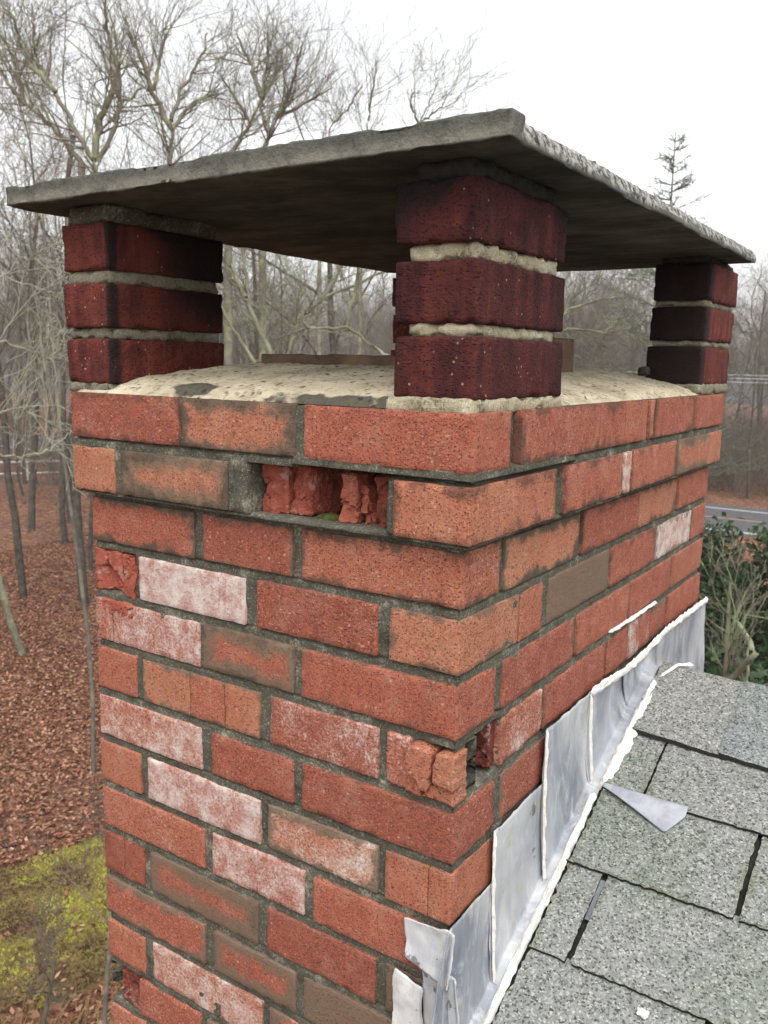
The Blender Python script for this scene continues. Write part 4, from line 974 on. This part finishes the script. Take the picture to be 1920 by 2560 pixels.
# individually shaped trees: limbs as the photograph shows them
N1L = [[[-7.48, 3.53, -0.92], [-7.43, 3.63, -0.19], [-7.4, 3.69, 0.35], [-7.39, 3.7, 1.05]], [[-7.4, 3.68, 0.21], [-7.16, 4.08, 0.16], [-7.03, 4.28, 0.09], [-6.94, 4.41, 0.01], [-6.83, 4.56, 0.03]], [[-7.43, 3.62, -0.37], [-7.29, 3.87, -0.56], [-7.11, 4.15, -0.48], [-6.95, 4.39, -0.45], [-6.83, 4.56, -0.44]], [[-7.46, 3.58, -0.67], [-7.19, 4.03, -0.91], [-7.1, 4.16, -0.95], [-6.97, 4.36, -0.86], [-6.88, 4.48, -0.78], [-6.81, 4.59, -0.68]], [[-7.39, 3.69, 0.42], [-7.18, 4.04, 0.58], [-7.06, 4.23, 0.95], [-7.0, 4.32, 1.25]], [[-7.4, 3.68, 0.7], [-7.14, 4.1, 0.77], [-6.95, 4.39, 0.67], [-6.85, 4.53, 0.61]], [[-7.06, 4.23, -0.48], [-6.96, 4.37, -0.6], [-6.88, 4.48, -0.7]]]
SK = {
 'P1': ('big bare tree with two forked limbs spreading above the slab left end', (-15.2, 11.7), .16, [[[-15.22,11.69,3.59],[-15.26,11.63,4.09]],[[-15.26,11.63,4.09],[-15.19,11.73,4.97],[-15.02,11.94,5.53],[-14.94,12.03,6.21],[-15.06,11.89,6.85],[-15.09,11.85,7.45]],[[-15.26,11.63,4.09],[-15.41,11.45,4.48],[-15.68,11.08,5.33],[-15.9,10.79,6.02],[-15.94,10.72,6.57],[-15.95,10.71,7.16]],[[-15.68,11.08,5.33],[-15.88,10.82,5.72],[-16.06,10.55,6.2],[-16.1,10.5,6.61],[-16.25,10.27,6.95]],[[-15.21,11.71,4.05],[-14.97,11.99,4.82],[-14.9,12.08,5.28],[-14.59,12.44,5.69]],[[-14.9,12.08,5.28],[-14.9,12.08,6.0],[-14.85,12.14,6.36]]]),
 'P2': ('mossy bare tree with zigzag crown above the slab, right of the big forked tree', (-15.8, 14.1), .15, [[[-15.72,14.17,4.47],[-15.67,14.22,5.3]],[[-15.67,14.22,5.3],[-15.96,13.91,6.12],[-16.15,13.69,6.89],[-16.27,13.55,7.35]],[[-15.67,14.22,5.3],[-15.36,14.55,5.94],[-14.9,15.01,6.19]],[[-15.69,14.21,5.5],[-15.54,14.37,6.22],[-15.16,14.76,7.07],[-15.08,14.84,7.58]],[[-15.96,13.91,6.12],[-15.81,14.08,6.94],[-15.74,14.15,7.63]]]),
 'P3': ('greenish bare tree with a fan of upright limbs above the middle of the slab', (-16.9, 17.2), .15, [[[-16.83,17.31,5.35],[-16.42,17.7,6.32],[-16.19,17.91,6.98]],[[-16.19,17.91,6.98],[-16.37,17.75,7.78],[-16.63,17.5,8.5]],[[-16.19,17.91,6.98],[-16.09,17.99,7.8],[-16.09,17.99,8.55]],[[-16.19,17.91,6.98],[-15.86,18.19,7.71],[-15.75,18.29,8.4]],[[-16.42,17.7,6.32],[-16.73,17.41,6.94],[-16.99,17.16,7.43]]]),
 'P4': ('bare tree with a long limb reaching right, rightmost of those above the slab', (-17.6, 19.4), .15, [[[-17.47,19.44,6.15],[-17.17,19.71,7.0]],[[-17.17,19.71,7.0],[-16.91,19.92,7.71],[-16.66,20.14,8.98]],[[-17.17,19.71,7.0],[-16.5,20.26,7.48],[-15.92,20.72,7.95]],[[-17.37,19.53,6.47],[-17.52,19.4,7.16],[-17.47,19.45,7.67]]]),
 'P5': ('leaning bare tree at the far left whose limb slopes up and left', (-13.0, 9.3), .035, [[[-13.45,9.05,3.02],[-13.67,8.73,3.78],[-13.78,8.57,4.28],[-13.89,8.41,4.65]]]),
 'P6': ('bare tree with an arching limb at the upper left picture edge', (-17.6, 13.4), .14, [[[-17.79,13.27,4.62],[-18.18,12.76,5.39],[-18.51,12.28,5.83],[-18.7,12.01,6.24],[-18.77,11.9,6.52]],[[-18.51,12.28,5.83],[-18.6,12.16,6.76],[-18.75,11.93,7.21]]]),
 'P7': ('small bare tree with a slanting limb above the slab, left of its front corner', (-15.6, 19.7), .08, [[[-15.56, 19.73, 5.87], [-15.3, 19.93, 6.68]], [[-15.3, 19.93, 6.68], [-14.99, 20.16, 7.06], [-14.76, 20.33, 7.56]], [[-15.3, 19.93, 6.68], [-15.36, 19.89, 7.05]]]),
 'P8': ('slim upright bare treetop above the slab, next to the slanting limb', (-15.2, 21.2), .08, [[[-15.19, 21.25, 6.13], [-15.08, 21.33, 7.03]], [[-15.08, 21.33, 7.03], [-15.04, 21.36, 7.67], [-14.98, 21.4, 8.37]]]),
 'P9': ('twiggy bare treetops just left of the slab front corner against the sky', (-14.5, 22.9), .08, [[[-14.48, 22.93, 6.75], [-14.37, 22.99, 7.21]], [[-14.37, 22.99, 7.21], [-14.68, 22.8, 7.74], [-14.6, 22.85, 8.14]], [[-14.37, 22.99, 7.21], [-14.15, 23.13, 7.75], [-13.98, 23.23, 8.4]], [[-14.31, 23.03, 7.28], [-13.84, 23.32, 7.68], [-13.67, 23.42, 8.14]]]),
 'N1': ('pale twiggy tree at the left edge whose low branches reach towards the chimney', (-8.2, 3.6), .034, N1L),
 'O1': ('lichen covered tree with leaning limbs just right of the left pier', (-8.8, 9.8), .085, [[[-8.76,9.79,0.05],[-9.03,9.55,0.86],[-9.1,9.49,1.72],[-9.2,9.39,2.23]],[[-9.08,9.51,1.0],[-9.23,9.37,1.48],[-9.33,9.27,1.61]],[[-8.98,9.6,0.0],[-9.21,9.38,0.5],[-9.39,9.21,0.98]]]),
 'O2': ('pale green lichened tree with a diagonal limb rising right under the slab', (-10, 11.4), .085, [[[-9.91,11.44,-0.03],[-9.72,11.6,0.79],[-9.37,11.88,1.17],[-8.5,12.51,1.64],[-8.01,12.82,1.85]],[[-9.37,11.88,1.17],[-9.11,12.08,1.74],[-9.05,12.12,2.22]],[[-9.56,11.73,1.0],[-9.56,11.73,1.16],[-9.85,11.49,1.39],[-10.16,11.22,1.3]]]),
 'O3': ('low pale branched tree above the flue rim left of the front pier', (-6.4, 10.2), .065, [[[-6.69,10.1,0.08],[-6.95,9.93,0.28],[-7.26,9.71,0.54],[-7.72,9.36,0.52],[-8.1,9.04,0.35]],[[-7.26,9.71,0.54],[-7.18,9.77,1.17],[-7.16,9.78,1.72]],[[-7.72,9.36,0.52],[-7.82,9.28,0.69]]]),
 'R1': ('pale branched tree seen between the front pier and the right pier', (-5.3, 13.1), .06, [[[-5.8, 12.87, 0.15], [-5.48, 13.01, 0.61], [-5.07, 13.18, 0.66], [-4.65, 13.34, 0.58], [-4.28, 13.47, 0.67]], [[-5.48, 13.01, 0.61], [-5.24, 13.11, 0.98], [-4.79, 13.29, 1.15], [-4.49, 13.39, 1.15]], [[-4.65, 13.34, 0.58], [-4.4, 13.43, 0.83], [-4.25, 13.47, 0.87]]]),
 'S1': ('small pale green forked tree just behind the roof ridge, right of the flashing', (-1.25, 8.2), .075, [[[-1.27,8.06,-3.14],[-1.29,8.06,-2.8],[-1.31,8.05,-2.39],[-1.32,8.05,-2.03]],[[-1.27,8.06,-3.05],[-1.21,8.07,-2.64],[-1.26,8.06,-2.38],[-1.32,8.05,-2.07]],[[-1.22,8.07,-2.59],[-1.11,8.09,-2.32],[-0.98,8.11,-2.06]],[[-1.09,8.09,-3.11],[-1.05,8.1,-2.85],[-0.9,8.12,-2.68]],[[-1.18,8.08,-3.05],[-0.99,8.11,-3.0],[-0.81,8.14,-2.9]]]),
}
rt = np.random.default_rng(77)
for key, (lb, base, rr, limbs) in SK.items():
    mbs = (MB(), MB()); e = empty('bare_tree', (base[0], base[1], GZ)); o = np.array([base[0], base[1], GZ]); near_ = key in ('N1', 'O1', 'O2', 'O3', 'R1', 'S1')
    pale = near_; k0 = .55 if near_ else 1.0
    p0 = np.array(limbs[0][0]) - o; T = np.linspace(0, 1, 9)[:, None]; tr = p0 * T + np.c_[np.sin(T * 5) * .15, np.sin(T * 7) * .12, T * 0] * (1 - T); V, F = tube(tr, np.linspace(rr * 1.25, rr * .6, 9), 8); mbs[0].add(V, F)
    for li, L in enumerate(limbs):
        Q = np.array(L) - o
        dd = Q - Q[0]; rad = np.cumsum(np.r_[0, rt.normal(0, .25, len(Q) - 1)]) * (0 if li == 0 else 1)
        Q = Q + np.outer(rad, (-.75, .66, .05)) * (1 if not near_ else .6)
        # smooth subdivision
        t = np.linspace(0, len(Q) - 1, 6 * (len(Q) - 1) + 1); Qs = np.stack([np.interp(t, np.arange(len(Q)), Q[:, c]) for c in range(3)], -1)
        Qs[1:-1] += rt.normal(0, .02 * k0 if key != 'S1' else .006, Qs[1:-1].shape)
        r_ = rr * (.5 if li < 2 else .36) ; rad_ = np.linspace(r_, r_ * .35, len(Qs)); V, F = tube(Qs, rad_, 6); mbs[1].add(V, F)
        ln = np.linalg.norm(np.diff(Qs, axis=0), axis=1).sum()
        for k in range(int(ln * (5.5 if not near_ else 0.7 if key == 'S1' else 1.5 if key == 'N1' else 4.0)) + 3):
            t_ = rt.uniform(.12, 1); i = int(t_ * (len(Qs) - 2)); dcur = Qs[i + 1] - Qs[i]; dcur = dcur / np.linalg.norm(dcur)
            ax = np.cross(dcur, rt.normal(0, 1, 3)); ax /= np.linalg.norm(ax); an = rt.uniform(.5, 1.1); nd = dcur * math.cos(an) + ax * math.sin(an); nd[2] += .15
            grow(mbs, Qs[i], nd, rt.uniform(.6, 1.9) * k0, max(rad_[i] * .4, .007 * k0), 2, 4, rt, .75, .35, .72 if not near_ else .8, 0, .55)
    mbs[0].build('trunk', MB5 if key == 'N1' else MB3 if pale else MB1 if key == 'P5' else MB4, e); mbs[1].build('crown', MB5 if key == 'N1' else MB3 if pale else MB4, e); tag(e, lb, 'tree')
# pale leaning trunk at left
mbs = (MB(), MB()); e = empty('bare_tree', (-20.2, 12.6, GZ)); grow(mbs, (0, 0, 0), (-.12, -.12, 1), 9, .10, 0, 4, np.random.default_rng(5)); mbs[0].build('trunk', MB3, e); mbs[1].build('crown', MB1, e); tag(e, 'pale slender trunk leaning left in front of the dark straight trunk', 'tree')
# spruce with thin crown on the right skyline
def conifer(x, y, h, label, seed, zb=0, dens=1.0):
    rs = np.random.default_rng(seed); e = empty('spruce_tree', (x, y, GZ)); a, b = MB(), MB(); V, F = tube([(0, 0, -.2), (.05, 0, h * .5), (0, 0, h)], [.16, .09, .012], 7); a.add(V, F)
    z = h * .25
    while z < h - .15:
        ln = (h - z) * .36 + .22
        for k in range(int(5 * dens)):
            az = rs.uniform(0, 6.28); d = np.array([math.cos(az), math.sin(az), rs.uniform(.1, .45)]); L = ln * rs.uniform(.6, 1.15); q = np.array([[0, 0, z], d * L * .5 + (0, 0, z), d * L + (0, 0, z + .12 * L)]); V, F = tube(q, [.02, .012, .006], 3); b.add(V, F)
            for m in range(int(L * 16)):
                t = rs.uniform(.25, 1); p = np.array([0, 0, z]) + d * L * t; dd = d * .5 + rs.normal(0, .5, 3); dd /= np.linalg.norm(dd); V, F = tube([p, p + dd * rs.uniform(.12, .3)], [.013, .005], 3); b.add(V, F)
        z += rs.uniform(.2, .38)
    a.build('trunk', MB1, e); b.build('crown', MNE, e); tag(e, label, 'tree')
conifer(-8.6, 29.9, 15.8, 'thin spiky spruce standing up against the sky above the slab right edge', 3, dens=1.0)
# evergreen shrubs below the ridge on the right
def shrub(x, y, r, h, label, seed, n=2600):
    rs = np.random.default_rng(seed); e = empty('evergreen_shrub', (x, y, GZ)); a, b = MB(), MB()
    for k in range(9):
        az = rs.uniform(0, 6.28); V, F = tube([(0, 0, -.1), (math.cos(az) * r * .3, math.sin(az) * r * .3, h * .45), (math.cos(az) * r * .6, math.sin(az) * r * .6, h * .85)], [.04, .025, .01], 4); a.add(V, F)
    c = rs.normal(0, 1, (40, 3)); c /= np.linalg.norm(c, axis=1, keepdims=True); c *= rs.uniform(.45, 1, (40, 1)); c = c * (r, r, h * .48) + (0, 0, h * .52)
    p = c[rs.integers(0, 40, n)] + rs.normal(0, r * .16, (n, 3)); s = rs.uniform(.07, .14, n); U = rs.normal(0, 1, (n, 3)); U /= np.linalg.norm(U, axis=1, keepdims=True); Wv = np.cross(U, rs.normal(0, 1, (n, 3))); Wv /= np.linalg.norm(Wv, axis=1, keepdims=True)
    V = np.stack([p - U * s[:, None], p + Wv * s[:, None] * .45, p + U * s[:, None], p - Wv * s[:, None] * .45], 1).reshape(-1, 3); b.add(V, np.arange(n * 4).reshape(-1, 4))
    a.build('stem', MB1, e); b.build('foliage', MGN, e, False); tag(e, label, 'shrub')
shrub(-4.2, 19.4, 1.5, 4.9, 'dark evergreen shrub touching the chimney right edge, below the road', 11, 7000)
shrub(-2.6, 19.6, 1.6, 4.7, 'dark evergreen shrub at the right picture edge, below the road', 12, 7000)
shrub(-2.4, 14.8, 1.3, 3.2, 'low dark evergreen shrub behind the pale forked tree', 13, 6000)
# saplings on the lawn edge
for x, y, h, lb, sdv in [(-6.95, 4.75, 2.6, 'thin grey sapling growing at the lower edge of the mossy lawn', 31), (-7.9, 4.6, 1.3, 'small twiggy sapling in the leaves left of the thin grey sapling', 32)]:
    mbs = (MB(), MB()); e = empty('sapling', (x, y, GZ)); grow(mbs, (0, 0, 0), (.02, .03, 1), h, .035, 0, 3, np.random.default_rng(sdv)); mbs[0].build('trunk', MB1, e); mbs[1].build('crown', MB2, e); tag(e, lb, 'sapling')
# dry grass clumps at the lawn edge
mb = MB(); rs = np.random.default_rng(8); n = 800
cx = rs.normal(0, .45, n); cy = rs.normal(0, .8, n); hh = rs.uniform(.15, .45, n); lean = rs.normal(0, .18, (n, 2)); w_ = .008
V = np.stack([np.stack([cx - w_, cy, cx * 0], -1), np.stack([cx + w_, cy, cx * 0], -1), np.stack([cx + lean[:, 0], cy + lean[:, 1], hh], -1)], 1).reshape(-1, 3)
mb.add(V + np.array([-7.3, 4.4, GZ]), np.arange(n * 3).reshape(-1, 3)); tag(mb.build('dry_grass', MGS, None, False), 'straw coloured dry grass at the lower edge of the lawn', 'grass', kind='stuff')

# far wood as one mass: many thin trees merged
rs = np.random.default_rng(61)
vars_ = []
for k in range(5):
    mbs = (MB(), MB()); grow(mbs, (0, 0, -.2), (rs.normal(0, .08), rs.normal(0, .08), 1), 12, .14, 0, 3, np.random.default_rng(700 + k), dens=1.25, spread=.9, up=.4)
    Vv = np.concatenate(mbs[0].V + mbs[1].V); Fs = []; off_ = 0
    for b in mbs:
        for f in b.F: Fs.append(f + off_)
        off_ += b.n
    vars_.append((Vv, np.concatenate(Fs)))
mb = MB(); placed = 0
while placed < 470:
    az = rs.uniform(R(58), R(192)); dist = rs.uniform(62, 135); x, y = .4 + dist * math.cos(az), -.78 + dist * math.sin(az)
    if 41 < y < 56: continue
    Vv, Ff = vars_[int(rs.integers(0, 5))]; t = rs.uniform(0, 6.28); sc = rs.uniform(.75, 1.25); c, s_ = math.cos(t), math.sin(t)
    mb.add(np.c_[(Vv[:, 0] * c - Vv[:, 1] * s_) * sc + x, (Vv[:, 0] * s_ + Vv[:, 1] * c) * sc + y, Vv[:, 2] * sc + GZ], Ff); placed += 1
tag(mb.build('far_wood', MB2), 'mass of bare grey brown woodland filling the distance', 'wood', kind='stuff')
# undergrowth
mb = MB()
und = []
for k in range(3):
    m2 = (MB(), MB()); 
    for q in range(4): grow(m2, (0, 0, 0), (np.cos(q * 1.6) * .5, np.sin(q * 1.6) * .5, 1), 2.6, .02, 1, 3, np.random.default_rng(800 + k * 7 + q), dens=1.0)
    Vv = np.concatenate(m2[1].V); und.append((Vv, np.concatenate(m2[1].F)))
for k in range(680):
    az = rs.uniform(R(92), R(162)); dist = rs.uniform(20, 90)
    if k >= 480: az = rs.uniform(R(90), R(112)); dist = rs.uniform(57, 84)
    x, y = .4 + dist * math.cos(az), -.78 + dist * math.sin(az)
    if 41.5 < y < 55: continue
    if az > R(136) and dist < 50: continue
    if az < R(113) and y < 56: continue
    if az < R(113) and k % 3 == 0: pass
    Vv, Ff = und[k % 3]; t = rs.uniform(0, 6.28); sc = rs.uniform(.7, 1.7); c, s_ = math.cos(t), math.sin(t)
    mb.add(np.c_[(Vv[:, 0] * c - Vv[:, 1] * s_) * sc + x, (Vv[:, 0] * s_ + Vv[:, 1] * c) * sc + y, Vv[:, 2] * sc + GZ], Ff)
tag(mb.build('undergrowth', MB2), 'tangle of bare brown undergrowth under the woodland trees', 'undergrowth', kind='stuff')
# utility cables along the road and the white rail fence far left
for z, lb in ((-.29, 'topmost of three utility cables beyond the right pier'), (-.47, 'middle of three utility cables beyond the right pier'), (-.67, 'lowest of three utility cables beyond the right pier')):
    mb = MB(); V, F = tube([(-26, 50, z + .25), (-18, 50, z + .05), (-9.5, 50, z), (0, 50, z + .05), (14, 50, z + .4), (28, 50, z + 1)], .022, 5); mb.add(V, F); tag(mb.build('utility_cable', MWI), lb, 'cable', 'utility cables along the road')
fe = empty('rail_fence', (-50, 33, GZ)); tag(fe, 'white rail fence far off among the trunks at left', 'fence')
dv = np.array([.55, .83, 0])
for hz in (.45, 1.2): 
    mb = MB(); V, F = tube([dv * -12 + (0, 0, hz), dv * 0 + (0, 0, hz), dv * 12 + (0, 0, hz)], .06, 4); mb.add(V, F); mb.build('rail', MFE, fe)
for k in range(9):
    mb = MB(); p = dv * (-12 + 3 * k); V, F = tube([p, p + (0, 0, 1.35)], .07, 5); mb.add(V, F); mb.build('post', MFE, fe)

# damp air
hm = bpy.data.materials.new('damp air'); hm.use_nodes = True; hn = hm.node_tree; hn.nodes.clear()
pv = hn.nodes.new('ShaderNodeVolumePrincipled'); pv.inputs['Color'].default_value = (1, .985, .96, 1); pv.inputs['Density'].default_value = .0009; pv.inputs['Anisotropy'].default_value = .2
ho = hn.nodes.new('ShaderNodeOutputMaterial'); hn.links.new(pv.outputs[0], ho.inputs['Volume'])
mb = MB(); V, F, _ = lattice([-180, 120], [-60, 220], [GZ - 1, 16]); mb.add(V, F); tag(mb.build('haze', hm, None, False), 'thin damp air greying the distant woods', 'haze', kind='stuff')
